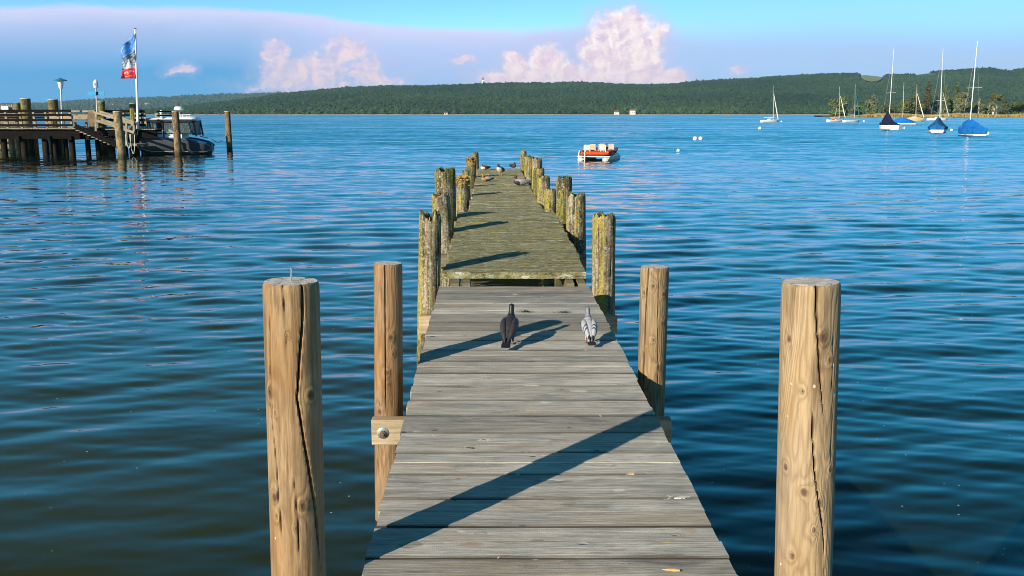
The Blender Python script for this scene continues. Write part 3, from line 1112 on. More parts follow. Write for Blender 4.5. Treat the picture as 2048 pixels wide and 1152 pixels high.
# ------------------------------------------------------------------ the jetty: decks located from their edges
DW = 1.2


def edge_pts(xl, xr, py):
    d = F * DW / (xr - xl)
    return P(xl, py, d), P(xr, py, d)


def ext(a, b, Y):
    """point on the line a-b at world distance Y"""
    t = (Y - a.y) / (b.y - a.y)
    return a + (b - a) * t


nl1, nr1 = edge_pts(878, 1178, 573)
nl0, nr0 = edge_pts(724, 1478, 1152)
ol0, or0 = edge_pts(889, 1175, 545)
ol1, or1 = edge_pts(915, 1110, 424)
pl1, pr1 = edge_pts(957, 1039, 337)
pl0, pr0 = edge_pts(936, 1090, 426)


def deck(parent, L0, L1, R0, R1, ya, yb, pitch, gaps, thick, mat, seed, amp=.0015, rough_edge=.006, phase=0.0, nx=26):
    rng = random.Random(seed)
    vs, fs, bid, edg = [], [], [], []
    y = ya
    i = 0
    while y < yb - .02:
        gap = gaps[i % len(gaps)]
        w = min(pitch, yb - y) - gap
        r = rng.random() if (i % 2 == 0 or rough_edge > .01) else min(1, max(0, r + rng.uniform(-.2, .2)))
        ext_l, ext_r = rng.uniform(-rough_edge, rough_edge), rng.uniform(-rough_edge, rough_edge)
        lift = rng.uniform(-amp, amp) * 1.4
        skew = rng.uniform(-amp, amp) * 1.5
        # cross-section (t across the board 0..1, drop)
        prof = [(0, -thick), (0, -.006), (.012, -.001), (.10, 0), (.34, -.0012), (.5, -.0016), (.66, -.0012), (.90, 0), (.988, -.001), (1, -.006), (1, -thick)]
        k = len(vs)
        np_ = len(prof)
        for a in range(nx + 1):
            u = a / nx
            for (t, dz) in prof:
                yy = y + t * w
                l, rr_ = ext(L0, L1, yy), ext(R0, R1, yy)
                xx = l.x - ext_l + (rr_.x + ext_r - l.x + ext_l) * u
                wob = noise.noise(Vector((xx * 2.2, yy * .6 + seed * 5 + i * 3.7, 1))) * amp * 1.6
                ed = noise.noise(Vector((xx * 5, i * 2.3 + (0 if t < .5 else 9), seed))) * .0025 * (1 if t in (0, 1) or t < .05 or t > .95 else 0)
                zz = l.z + (rr_.z - l.z) * u
                vs.append((xx, yy + ed, zz + dz + wob + lift + skew * (t - .5)))
        for a in range(nx):
            for c in range(np_):
                c2 = (c + 1) % np_
                fs.append((k + a * np_ + c, k + (a + 1) * np_ + c, k + (a + 1) * np_ + c2, k + a * np_ + c2))
        fs.append(tuple(k + c for c in range(np_)))
        fs.append(tuple(k + nx * np_ + c for c in range(np_))[::-1])
        bid += [r] * (np_ * (nx + 1))
        e0, e1 = (1.0, .3) if i % 2 == 0 else (.3, 1.0)
        edg += [e0 if t < .005 else e1 if t > .995 else (.6 * e0 if t < .03 else .6 * e1 if t > .97 else 0) for (t, _) in prof] * (nx + 1)
        y += pitch
        i += 1
    o = link_mesh('deck', vs, fs, mat, parent, True, None, True)
    a = o.data.attributes.new('bid', 'FLOAT', 'POINT')
    a.data.foreach_set('value', bid)
    a = o.data.attributes.new('edge', 'FLOAT', 'POINT')
    a.data.foreach_set('value', edg)
    return o


# board joints of the new deck were read off the photo: one strong joint at row 1112, then every 0.25 m
yj = edge_pts(735, 1460, 1112)[0].y
pier_new = empty('jetty', (nl0.x + .6, 3.2, 0), 'new jetty deck of grey weathered planks that the two pigeons walk on', 'jetty')
ystart = yj - .25 * 8
ND = (nl0, nl1, nr0, nr1)
deck(pier_new, nl0, nl1, nr0, nr1, ystart, nl1.y, .125, (.0015, .011), .038, M_deck, 3)
zt = lambda y: ext(nl0, nl1, y).z
xc_ = lambda y: (ext(nl0, nl1, y).x + ext(nr0, nr1, y).x) / 2
mb = MB()
for s_ in (-.43, .43):
    mb = MB()
    ya_, yb_ = ystart + .05, nl1.y - .03
    mb.beam((xc_(ya_) + s_, ya_, zt(ya_) - .04 - .075), (xc_(yb_) + s_, yb_, zt(yb_) - .04 - .075), .07, .145)
    mb.build('stringer', M_beam, pier_new, False, True)


def crossbeam(parent, pxl, pyt, pxr, h, Yc, mat, w=.07, bolt=None, z=None):
    a = PY(pxl, pyt, Yc)
    b = PY(pxr, pyt, Yc)
    z_ = a.z - h / 2
    o = MB().beam((a.x, Yc, z_), (b.x, Yc, z_), w, h).build('cross_beam', mat, parent, False, True)
    md = o.modifiers.new('edge', 'BEVEL'); md.width = .004; md.segments = 2
    if bolt:
        bp = PY(bolt[0], bolt[1], Yc - w / 2)
        n6 = MB()
        n6.tube([bp + Vector((0, .001, 0)), bp + Vector((0, -.004, 0)), bp + Vector((0, -.005, 0))], [.031, .031, .029], 24)
        ob = n6.build('washer', M_steel, o, True, True)
        k = MB()
        k.tube([bp + Vector((0, -.004, 0)), bp + Vector((0, -.018, 0))], .017, 6)
        k.tube([bp + Vector((0, -.017, 0)), bp + Vector((0, -.026, 0))], [.009, .008], 10)
        k.build('bolt', M_rust, o, False, True)
    return o


# ------------------------------------------------------------------ posts
def post(name, label, group, xc, pyt, wpx, d, xb, pyb, mat, topmat, kind='new', seed=0, cracks=(), knots=(), wb=None, extra=-.75, cat='post', nseg=None, nz=None, topflat=True, rag=1.0):
    """round timber; cracks: list of (width m, depth m, [(py, fx), ...]); knots: (py, fx, size m)"""
    R = wpx * d / F / 2
    top = P(xc, pyt, d)
    r = ray(xb, pyb)
    bot = CAM + r * (top.y / r.y)
    dirv = (bot - top)
    t_end = (extra - top.z) / dirv.z
    end = top + dirv * t_end
    Rb = R * (wb / wpx if wb else 1.03)
    Rb = R + (Rb - R) * t_end
    L = (end - top).length
    new = kind == 'new'
    NS = nseg or (120 if new else 60)
    NZ = nz or (int(min(260, L * 120)) if new else int(max(24, min(110, L * 42))))
    rows = []
    zf = [0, .004 / L, .012 / L, .025 / L] if new else [0, .012 / L, .03 / L, .06 / L]
    zf += [zf[-1] + (1 - zf[-1]) * (i + 1) / NZ for i in range(NZ)]
    rv = random.Random(seed)
    ck = []
    for (w_, dp, path) in cracks:
        ys_ = np.array([q[0] for q in path], float)
        th = np.array([math.asin(max(-.98, min(.98, q[1]))) for q in path])
        # py -> fraction down the post
        fr = (ys_ - pyt) / (pyb - pyt) * ((bot - top).length / L)
        ck.append((w_, dp, fr, th))
    kn = []
    for (py, fx, sz) in knots:
        fr = (py - pyt) / (pyb - pyt) * ((bot - top).length / L)
        kn.append((fr * L, math.asin(max(-.98, min(.98, fx))), sz))
    ax = (end - top).normalized()
    sx = Vector((1, 0, 0)) - ax * ax.x
    sx.normalize()
    sy = ax.cross(sx)            # towards the camera or away; fixed below
    if sy.y > 0:
        sy = -sy
    base = Vector((end.x, end.y, 0)) if False else top + dirv * ((0 - top.z) / dirv.z)
    vs, fs, ca, ka = [], [], [], []
    sd_ = Vector((seed * 3.1, seed * 1.7, seed * .9))
    for i, f in enumerate(zf):
        Rz = R + (Rb - R) * f
        ctr = top + (end - top) * f
        bev = 1.0
        if new:
            bev = [.93, .965, .99, 1][min(i, 3)]
        elif i == 0:
            bev = .9
        elif i == 1:
            bev = .96
        for j in range(NS):
            th = 2 * math.pi * j / NS - math.pi
            dx, dy = math.sin(th), math.cos(th)
            zz = f * L
            c_, k_ = 0.0, 0.0
            rr_ = Rz * bev
            q = Vector((dx * 1.1, dy * 1.1, zz * .9)) + sd_
            if new:
                rr_ *= 1 + .020 * noise.noise(q) + .010 * noise.noise(Vector((dx * 4, dy * 4, zz * 2)) + sd_)
            else:
                rg = noise.noise(Vector((dx * 4.2, dy * 4.2, zz * .8)) + sd_)
                fin = noise.noise(Vector((dx * 11, dy * 11, zz * 1.6)) + sd_)
                rr_ *= 1 + .05 * noise.noise(q * 1.3) + .045 * rg + .035 * fin
                fis = noise.noise(Vector((dx * 6.5, dy * 6.5, zz * .45)) + sd_ * 2)
                cr_ = max(0, .10 - abs(fis)) / .10
                m_ = max(0, noise.noise(Vector((dx * 2, dy * 2, zz * 1.3)) - sd_) + .25)
                cr_ *= min(1, m_ * 1.8)
                rr_ *= 1 - .10 * cr_ ** 2
                c_ = max(c_, min(.9, cr_ ** 3 * 1.0))
            for (w_, dp, fr, tha) in ck:
                if fr[0] - .01 <= f <= fr[-1] + .004:
                    tc_ = float(np.interp(f, fr, tha)) + .025 * noise.noise(Vector((zz * 9, seed, w_ * 100)))
                    dd_ = (th - tc_) * Rz
                    tap = min(1, max(0, (fr[-1] - f) / .06)) * (1 if fr[0] <= .005 else min(1, max(0, (f - fr[0]) / .04)))
                    wz = w_ * (.30 + .70 * tap) * (.78 + .28 * noise.noise(Vector((zz * 14, 3, seed))))
                    e_ = math.exp(-(dd_ / wz) ** 2) * tap
                    rr_ -= dp * e_
                    c_ = max(c_, min(1, e_ * 1.35))
            for (kz, kth, sz) in kn:
                dd_ = math.hypot((th - kth) * Rz, (zz - kz) * .72) / sz
                if dd_ < 4:
                    e_ = math.exp(-dd_ * dd_ * .8)
                    k_ = max(k_, math.exp(-dd_ * .9))
                    rr_ += .008 * (sz / .02) * e_ - .005 * math.exp(-(dd_ * 2.2) ** 2)
            p_ = ctr + (sx * dx + sy * dy) * rr_
            if not new and i < 4:
                nn = noise.noise(Vector((dx * 2.3, dy * 2.3, 5)) + sd_) + .6 * noise.noise(Vector((dx * 7, dy * 7, 3)) + sd_)
                p_ = p_ - ax * (-nn * .035 * rag * (1 - i / 4) * (R / .09))
            vs.append(p_ - base)
            ca.append(c_)
            ka.append(k_)
    nr_ = len(zf)
    for i in range(nr_ - 1):
        for j in range(NS):
            fs.append((i * NS + j, i * NS + (j + 1) % NS, (i + 1) * NS + (j + 1) % NS, (i + 1) * NS + j))
    fm = [0] * len(fs)
    # top disc: inner rings
    prev = 0
    rings_ = [.8, .55, .3, .1]
    for kk, rf in enumerate(rings_):
        k = len(vs)
        for j in range(NS):
            v0 = Vector(vs[j])
            cc = top - base
            v = cc + (v0 - cc) * rf
            bump_ = noise.noise(Vector((v.x * 30, v.y * 30, seed))) * (.0025 if new else .012)
            v = v - ax * (bump_ - (.0 if new else .01 * (1 - rf)))
            vs.append(v); ca.append(ca[j] * (.8 if rf > .5 else .3)); ka.append(0)
        for j in range(NS):
            fs.append((prev + (j + 1) % NS, prev + j, k + j, k + (j + 1) % NS)); fm.append(1)
        prev = k
    fs.append(tuple(prev + j for j in range(NS))[::-1]); fm.append(1)
    # orientation of the side faces: outward
    me_o = link_mesh(name, vs, fs, [mat, topmat], None, True, fm)
    me_o.location = base
    bm = bmesh.new(); bm.from_mesh(me_o.data); bmesh.ops.recalc_face_normals(bm, faces=bm.faces); bm.to_mesh(me_o.data); bm.free()
    try:
        me_o.data.set_sharp_from_angle(angle=math.radians(50))
    except Exception:
        pass
    for nm, arr in (('crack', ca), ('knot', ka)):
        a = me_o.data.attributes.new(nm, 'FLOAT', 'POINT')
        a.data.foreach_set('value', arr)
    tag(me_o, label, cat, group)
    return me_o, top, R


M_p1 = new_post_mat('warm_pine', (.125, .072, .034), (.39, .255, .128), (.27, .135, .042), .6, 12.0)
M_p2 = new_post_mat('pale_pine', (.20, .128, .068), (.45, .320, .180), (.33, .20, .085), .45, 22)
M_p3 = new_post_mat('brown_pine', (.090, .050, .027), (.34, .21, .10), (.36, .16, .035), .6, 17)
M_p4 = new_post_mat('tan_pine', (.105, .064, .032), (.38, .265, .135), (.25, .145, .05), .5, 20)
M_end = endgrain_mat('grey_end_grain', (.26, .245, .225), (.66, .63, .59))
M_old = old_wood_mat('old_pile_wood', (.10, .080, .048), (.42, .36, .25), .9, .6, 0)
M_old_y = old_wood_mat('old_lichen_wood', (.12, .09, .05), (.44, .36, .24), .8, .4, 0)
M_old_g = old_wood_mat('old_mossy_wood', (.085, .072, .04), (.30, .26, .15), .7, 1.0, .25)
M_old_end = simple('old_end_grain', (.10, .095, .045), .95, 0, .6, 30, .8)

NG = 'tall new timber posts beside the near deck'
o, tp, R_ = post('mooring_post', 'thick brown post with a nail standing in its top, dark split down its side', NG, 582, 562, 112, 3.0, 597, 1152, M_p1, M_end, 'new', 1,
     cracks=[(.0030, .026, [(562, .58), (640, .55), (700, .42), (775, .33), (850, .50), (1000, .80), (1150, .93)]),
             (.0020, .008, [(575, -.60), (700, -.66), (780, -.72), (880, -.55), (1000, -.42), (1110, -.35)]),
             (.0018, .006, [(562, -.1), (640, -.02), (720, .05)]), (.0018, .006, [(900, .1), (1020, .25), (1150, .3)])],
     knots=[(768, -.66, .017), (772, .74, .018), (972, -.58, .019), (986, .42, .018), (805, -.5, .006), (1030, .2, .007), (1010, -.55, .008), (655, .05, .005)], wb=113)
# nail on the post
nb = P(582, 558, 3.0)
mb = MB()
n0 = nb + Vector((0, 0, -.012)); n1 = nb + Vector((.003, 0, .030))
mb.tube([n0, n1], .0028, 8).tube([n1, n1 + Vector((.0003, 0, .0028))], .0062, 12)
mb.build('nail', M_steel, o, True, True)
post('mooring_post', 'pale thick post with a long wavy black split and many knots', NG, 1622, 563, 115, 2.92, 1606, 1152, M_p2, M_end, 'new', 2,
     cracks=[(.0027, .022, [(563, -.12), (640, -.05), (700, .05), (746, .16), (800, .27), (836, .32)]),
             (.0024, .020, [(775, -.12), (850, -.10), (908, .0), (950, .12), (985, .24), (1040, .42), (1140, .50)]),
             (.0014, .006, [(600, .55), (800, .62), (1000, .6)])],
     knots=[(658, .17, .018), (702, .45, .011), (665, -.85, .013), (762, -.45, .008), (916, .60, .013), (957, -.33, .016), (981, .2, .016), (1033, .05, .010), (1089, -.62, .012), (915, -.85, .012)], wb=116)
post('mooring_post', 'slim orange-brown post by the left deck edge, straight thin split', NG, 776, 526, 57, 5.53, 777.5, 832, M_p3, M_end, 'new', 3,
     cracks=[(.0030, .014, [(526, -.12), (650, -.08), (720, -.10), (832, -.12)]), (.0014, .005, [(760, -.6), (830, -.5)])],
     knots=[(667, .3, .020), (736, .05, .014), (816, -.5, .022), (700, .45, .012), (760, .1, .009)], wb=58)
post('mooring_post', 'slim tan post by the right deck edge with swirling grain', NG, 1310, 533, 57, 5.6, 1301, 832, M_p4, M_end, 'new', 4,
     cracks=[(.0030, .012, [(535, -.58), (620, -.66), (750, -.70), (832, -.62)]), (.0022, .008, [(533, .12), (640, .18), (720, .3), (832, .28)])],
     knots=[(567, -.22, .014), (583, .5, .014), (727, .32, .017), (581, -.78, .012), (640, .5, .012), (672, -.1, .010), (770, -.4, .007)], wb=56)

# cross beams under the new deck, bolted to the posts
crossbeam(pier_new, 744, 836, 1342, .140, P(776, 836, 5.38).y, M_beam, .07, (766, 866))
crossbeam(pier_new, 839, 631, 1234, .140, P(860, 631, 7.85).y, M_beam, .07)

# ------------------------------------------------------------------ old mossy jetty
pier_old = empty('jetty', (ol0.x + .6, ol0.y, 0), 'old mossy jetty deck with crumbling boards where the ducks rest', 'jetty')
deck(pier_old, ol0, ol1, or0, or1, ol0.y, ol1.y, .145, (.0005, .001, .0005), .055, M_deck_old, 8, .0018, .016)
y2 = ol1.y + .35
gp0, gp1 = ext(pl0, pl1, y2), ext(pr0, pr1, y2)
deck(pier_old, pl0, pl1, pr0, pr1, y2, pl1.y, .145, (.0005, .002, .001), .055, M_deck_old, 9, .0022, .02, 0, 18)
zo = lambda y: ext(ol0, ol1, y).z
xo = lambda y: (ext(ol0, ol1, y).x + ext(or0, or1, y).x) / 2
for s_ in (-.525, -.435, .425, .52):
    a_, b_ = ol0.y - .16, ol1.y
    MB().beam((xo(a_) + s_ + .02, a_, zo(a_) - .060 - .05), (xo(b_) + s_, b_, zo(b_) - .060 - .05), .062, .10).build('stringer', M_beam_old, pier_old, False, True)
zp = lambda y: ext(pl0, pl1, y).z
xp = lambda y: (ext(pl0, pl1, y).x + ext(pr0, pr1, y).x) / 2
for s_ in (-.45, .45):
    MB().beam((xp(y2) + s_, y2, zp(y2) - .13), (xp(pl1.y) + s_, pl1.y, zp(pl1.y) - .13), .08, .14).build('stringer', M_beam_old, pier_old, False, True)
for (yy, fz, fx_) in [(10.4, zo, xo), (14.5, zp, xp), (17.5, zp, xp), (20.5, zp, xp), (24, zp, xp), (28, zp, xp)]:
    MB().beam((fx_(yy) - .8, yy, fz(yy) - .27), (fx_(yy) + .8, yy, fz(yy) - .27), .09, .13).build('cross_beam', M_beam_old, pier_old, False, True)
MB().beam((xo(ol1.y) - .6, ol1.y - .06, zo(ol1.y) - .17), (xo(ol1.y) + .6, ol1.y - .06, zo(ol1.y) - .17), .09, .22).build('cross_beam', M_beam_old, pier_old, False, True)

OG = 'old lichen covered piles along the mossy jetty'
old = [
    # xc, top, w, d, xb, yb, mat, label
    (860, 430, 44, 8.4, 857, 640, M_old_y, 'hollow broken pile, left of the stringer ends where the two decks meet'),
    (1208, 430, 47, 8.2, 1206, 620, M_old_y, 'stout grey-yellow pile standing apart at the right of the old deck end'),
    (881, 389, 36, 10.6, 892, 540, M_old, 'brown-grey pile with a hollow side, in front of the tall flat-topped left pile'),
    (890, 339, 41, 11.7, 893, 500, M_old_g, 'tall flat-topped mossy pile, highest of the left row'),
    (926, 361, 25, 19.0, 925, 424, M_old, 'short left pile crowned by an orange tuft, just past the tall flat-topped one'),
    (931, 341, 16, 21.5, 933, 400, M_old_g, 'thin dark pile half hidden behind the orange tufted one'),
    (942, 322, 19, 25.0, 943, 375, M_old_g, 'far left pile with a ragged orange-green tuft'),
    (951, 305, 12, 30.5, 952, 340, M_old, 'last pile of the left row, by the brown duck'),
    (1152, 388, 38, 10.9, 1152, 520, M_old, 'wide flat-topped right pile, grey with yellow streaks, beside a taller mossy one'),
    (1129, 354, 31, 12.7, 1127, 470, M_old_g, 'tall dark-topped right pile behind the wide flat-topped one'),
    (1100, 378, 23, 14.4, 1100, 425, M_old, 'short weathered right pile sunk between two taller ones'),
    (1087, 352, 25, 17.4, 1087, 420, M_old_y, 'yellow streaked right pile with a rust-brown top corner'),
    (1078, 337, 22, 19.4, 1077, 400, M_old_g, 'mossy green right pile behind the yellow streaked one'),
    (1074, 318, 20, 21.0, 1073, 390, M_old_y, 'yellow-edged right pile with reddish bare wood near its top'),
    (1061, 314, 15, 23.5, 1060, 370, M_old_g, 'narrow right pile with a notched top, beside the reddish one'),
    (1055, 312, 14, 25.6, 1056, 360, M_old_y, 'slim bright yellow-green right pile near the jetty end'),
    (1047, 303, 12, 28.8, 1047, 340, M_old_g, 'last pile of the right row with a mossy cap'),
]
M_tuft = simple('orange_lichen', (.50, .25, .045), .95, 0, .5, 40, .8, (.62, .42, .14))
M_tuft2 = simple('green_orange_lichen', (.30, .22, .04), .95, 0, .6, 30, .8, (.50, .30, .07))


def tuft(parent, c, R, h, mat, seed):
    rv = random.Random(seed)
    mb = MB()
    for i in range(150):
        a, q = rv.uniform(0, 6.28), R * math.sqrt(rv.random()) * 1.15
        z = rv.uniform(-h * 1.1, h * .55) if q > R * .75 else rv.uniform(-.01, h * .7)
        p_ = Vector(c) + Vector((math.cos(a) * q, math.sin(a) * q, z))
        s_ = rv.uniform(.012, .035) * (R / .10)
        R3 = Matrix.Rotation(rv.uniform(0, 3), 3, 'X') @ Matrix.Rotation(rv.uniform(0, 3), 3, 'Z')
        mb.box(p_, (s_, s_ * .8, s_ * .6), R3)
    mb.build('lichen_tuft', mat, parent, False, True)


for i, (xc, py, w, d, xb, yb, mat_, lb) in enumerate(old):
    o, tp, R_ = post('mooring_post', lb, OG, xc, py, w, d, xb, yb, mat_, M_old_end, 'old', 20 + i, nseg=84 if d < 13 else 40, rag=2.6 if i == 0 else 1.0)
    if i == 4:
        tuft(o, tp + Vector((0, 0, .01)), R_ * 1.05, .11, M_tuft, 1)
    if i == 6:
        tuft(o, tp + Vector((0, 0, 0)), R_ * .95, .15, M_tuft2, 2)
    if i == 16:
        tuft(o, tp, R_ * .8, .04, M_tuft2, 4)

# small stick lying on the boards at the bottom of the picture
sp0 = PZ(1325, 1139, zt(3.1) + .004); sp1 = PZ(1360, 1141, zt(3.1) + .004)
M_twig = simple('yellow_stick', (.62, .36, .10), .6, 0, .2, 60)
tag(MB().tube([sp0, (sp0 * .7 + sp1 * .3), (sp0 * .3 + sp1 * .7), sp1], [.001, .004, .005, .003], 8).build('stick', M_twig), 'tiny yellow wooden stick lying on the nearest board', 'stick')
# ------------------------------------------------------------------ birds
M_black = simple('black_feathers', (.012, .012, .017), .45, 0, .4, 60)
M_black2 = simple('charcoal_feathers', (.030, .028, .032), .5, 0, .4, 50)
M_grey = simple('slate_feathers', (.16, .17, .21), .55, 0, .25, 60)
M_lgrey = simple('pale_grey_feathers', (.34, .35, .38), .6, 0, .15, 60)
M_leg = simple('pink_legs', (.22, .08, .065), .6)
M_bill = simple('dark_bill', (.05, .05, .05), .4)
M_eye = simple('eye', (.25, .05, .01), .15)


def barred_mat():
    m, g, b = newmat('barred_wing')
    o = g.obj()
    s = g.n('SeparateXYZ')
    g.put(s.inputs[0], o)
    t = g.m('ADD', s.outputs[1], g.m('MULTIPLY', g.m('ABSOLUTE', s.outputs[0]), .55))
    t = g.m('ADD', t, g.m('MULTIPLY', g.m('SUBTRACT', g.noise(o, 60, 2), .5), .006))
    b1 = g.m('MULTIPLY', g.m('GREATER_THAN', t, -.036), g.m('LESS_THAN', t, -.026))
    b2 = g.m('MULTIPLY', g.m('GREATER_THAN', t, -.064), g.m('LESS_THAN', t, -.054))
    tip = g.m('LESS_THAN', t, -.112)
    k = g.m('MAXIMUM', g.m('MAXIMUM', b1, b2), tip)
    g.put(b.inputs['Base Color'], g.mix(k, g.mix(g.noise(o, 60, 3), (.26, .27, .30), (.40, .41, .44)), (.012, .012, .014)))
    b.inputs['Roughness'].default_value = .6
    return m


def band_tail():
    m, g, b = newmat('banded_tail')
    o = g.obj()
    s = g.n('SeparateXYZ')
    g.put(s.inputs[0], o)
    g.put(b.inputs['Base Color'], g.mix(g.m('LESS_THAN', s.outputs[1], -.150), (.33, .37, .40), (.015, .015, .018)))
    b.inputs['Roughness'].default_value = .6
    return m


M_barwing = barred_mat()
M_tail = band_tail()


def pigeon(loc, rz, sc_, label, mb_, mneck, mwing, mtail, lean=0.0):
    t = empty('pigeon', loc, label, 'pigeon', None, rz)
    t.scale = (sc_, sc_, sc_)
    DZ = .034
    body = MB()
    body.loft([(0, -.115, .100, .020, .014), (0, -.08, .115, .034, .030), (0, -.035, .135, .046, .047), (0, .015, .155, .050, .056), (0, .055, .178, .048, .050), (0, .078, .205, .033, .036)], 20, 5)
    nk = MB()
    nk.loft([(0, .070, .190, .040, .043), (lean * .3, .084, .218, .026, .028), (lean * .6, .090, .243, .0185, .021), (lean, .095, .262, .0175, .0195), (lean, .102, .279, .0175, .0200), (lean, .108, .290, .0125, .0140), (lean, .110, .2955, .003, .003)], 18, 5)
    bo = body.build('body', mb_, t)
    ho = nk.build('neck_and_head', mneck, t)
    MB().loft([(lean, .116, .277, .0055, .0050), (lean, .128, .272, .004, .004), (lean, .140, .266, .001, .0015)], 8, 3).build('beak', M_bill, ho)
    for s_ in (-1, 1):
        MB().sphere((lean + s_ * .0165, .106, .281), .0032, 8, 6).build('eye', M_eye, ho)
        w = MB()
        w.loft([(s_ * .028, .066, .192, .014, .014), (s_ * .034, .035, .187, .024, .028), (s_ * .036, -.02, .165, .025, .036), (s_ * .028, -.075, .134, .021, .027), (s_ * .016, -.120, .104, .012, .013), (s_ * .009, -.152, .084, .003, .004)], 16, 5)
        w.build('wing', mwing, t)
        lg = MB()
        fx = s_ * .022
        lg.loft([(fx, .0, .125, .016, .016), (fx, .004, .080, .0085, .0085), (fx, .000, .055, .0045, .0045)], 10, 4)
        lg.build('thigh', mb_, t)
        ft = MB()
        fy = .012 * s_
        ft.tube([(fx, .0, .045), (fx, -.004 + fy, .026), (fx, .000 + fy, .006)], [.0035, .003, .003], 7)
        for a in (-.5, 0, .5):
            ft.tube([(fx, fy, .006), (fx + math.sin(a) * .018, fy + math.cos(a) * .018, .007), (fx + math.sin(a) * .034, fy + math.cos(a) * .034, .002)], [.003, .0026, .0012], 6)
        ft.tube([(fx, fy, .006), (fx, fy - .016, .002)], [.0026, .0012], 6)
        ft.build('foot', M_leg, t)
    tl = MB()
    tl.loft([(0, -.085, .108, .026, .010), (0, -.125, .088, .027, .007), (0, -.160, .072, .030, .005), (0, -.186, .060, .031, .0035)], 16, 4)
    tl.build('tail', mtail, t)
    for c_ in t.children:
        if not c_.name.startswith('foot'):
            c_.location.z -= DZ
    return t


def on_new(px, py):
    Y = PZ(px, py, zt(6)).y
    for _ in range(4):
        p_ = PZ(px, py, zt(Y))
        Y = p_.y
    return p_


pigeon(on_new(1019, 690), math.radians(-8), .92, 'black pigeon walking away beside the post shadow', M_black2, M_black, M_black2, M_black, .0)
pigeon(on_new(1178, 686), math.radians(3), .80, 'pale grey pigeon with two black wing bars near the right deck edge', M_lgrey, M_grey, M_barwing, M_tail, 0)


# dried moss tufts in a board joint
M_moss_dark = simple('dark_dry_moss', (.045, .030, .020), .95, 0, .5, 80)
for k, (px, py, n_, lb) in enumerate([(1051, 624, 60, 'dark dry moss clump in the board joint behind the black pigeon'), (1127, 625, 45, 'dark dry moss clump in the board joint between the two pigeons')]):
    c0 = on_new(px, py)
    rv = random.Random(k)
    mb = MB()
    for i in range(n_):
        u = rv.gauss(0, .025)
        a = rv.uniform(-1.2, 1.2)
        p0 = c0 + Vector((u, rv.gauss(0, .006), 0))
        mb.tube([p0, p0 + Vector((math.sin(a) * .006, rv.gauss(0, .004), .005)), p0 + Vector((math.sin(a) * .014, rv.gauss(0, .008), .007 + rv.random() * .006))], [.0012, .001, .0005], 4)
    o = mb.build('moss_clump', M_moss_dark)
    tag(o, lb, 'moss', 'moss clumps in the board joint')

# ducks on the far end of the old jetty
M_dbrown = simple('brown_down', (.17, .085, .04), .8, 0, .6, 50, 0, (.32, .19, .09))
M_ddark = simple('dark_plumage', (.030, .020, .020), .6, 0, .5, 50)
M_dcream = simple('cream_breast', (.72, .62, .45), .8, 0, .15, 30)
M_dgrey = simple('grey_flank', (.26, .25, .25), .7, 0, .35, 60)
M_dchest = simple('chestnut_head', (.075, .022, .018), .6, 0, .4, 40)
M_dyell = simple('ochre_plumage', (.34, .20, .06), .8, 0, .5, 50)
M_dbill = simple('duck_bill', (.10, .10, .09), .4)
M_dleg = simple('orange_leg', (.55, .20, .04), .5)


def on_old(px, py):
    p_ = PZ(px, py, zp(20))
    for _ in range(4):
        p_ = PZ(px, py, zp(p_.y))
    return p_ + Vector((0, 0, .004))


def duck(loc, rz, s_, label, back, breast, head, wing, standing=False, headturn=0.0):
    """head towards local -Y; sitting birds rest on the belly, head drawn in"""
    t = empty('duck', loc, label, 'duck', 'ducks resting on the old jetty', rz)
    t.scale = (s_,) * 3
    z = .10 if standing else 0.0
    tilt = .06 if standing else 0.0
    b = MB()
    b.loft([(0, .27, .105 + z - tilt * .7, .012, .008), (0, .21, .10 + z - tilt * .5, .045, .030), (0, .12, .095 + z, .085, .068), (0, .0, .092 + z + tilt * .2, .098, .088), (0, -.10, .098 + z + tilt, .085, .085), (0, -.165, .112 + z + tilt, .050, .058), (0, -.185, .12 + z + tilt, .012, .02)], 18, 5)
    o = b.build('body', [back, breast], t)
    me = o.data
    for f in me.polygons:
        c = f.center
        if c.y < -.05 and c.z < .135 + z + tilt or (c.z < .055 + z and standing):
            f.material_index = 1
    hz = z + tilt
    h = MB()
    h.loft([(0, -.125, .135 + hz, .040, .045), (0, -.130, .175 + hz, .032, .034), (0, -.135 + headturn * .0, .205 + hz, .034, .036), (0, -.138, .232 + hz, .032, .037), (0, -.138, .250 + hz, .014, .016)], 14, 4)
    ho = h.build('head', head, t)
    a = headturn
    d = Vector((math.sin(a), -math.cos(a), 0))
    c0 = Vector((0, -.137, .216 + hz))
    side = Vector((math.cos(a), math.sin(a), 0))
    p = [c0 + d * .028, c0 + d * .05 + Vector((0, 0, -.006)), c0 + d * .078 + Vector((0, 0, -.012))]
    MB().loft([(*p[0], .014, .013), (*p[1], .012, .007), (*p[2], .012, .003)], 10, 3, 0, side).build('bill', M_dbill, ho)
    for s in (-1, 1):
        w = MB()
        w.loft([(s * .070, -.08, .120 + hz, .016, .035), (s * .092, 0, .118 + z + tilt * .3, .016, .052), (s * .080, .10, .118 + z, .014, .040), (s * .045, .19, .125 + z - tilt * .4, .008, .020), (s * .02, .245, .128 + z - tilt * .6, .003, .006)], 12, 4)
        w.build('wing', wing, t)
        if standing:
            lg = MB()
            lg.tube([(s * .035, .0, .12), (s * .036, .01, .05), (s * .036, 0, .008)], [.012, .006, .006], 8)
            lg.loft([(s * .036, .0, .008, .006, .006), (s * .036, -.03, .006, .018, .004), (s * .036, -.06, .004, .026, .003)], 10, 2)
            lg.build('leg', M_dleg, t)
    return t


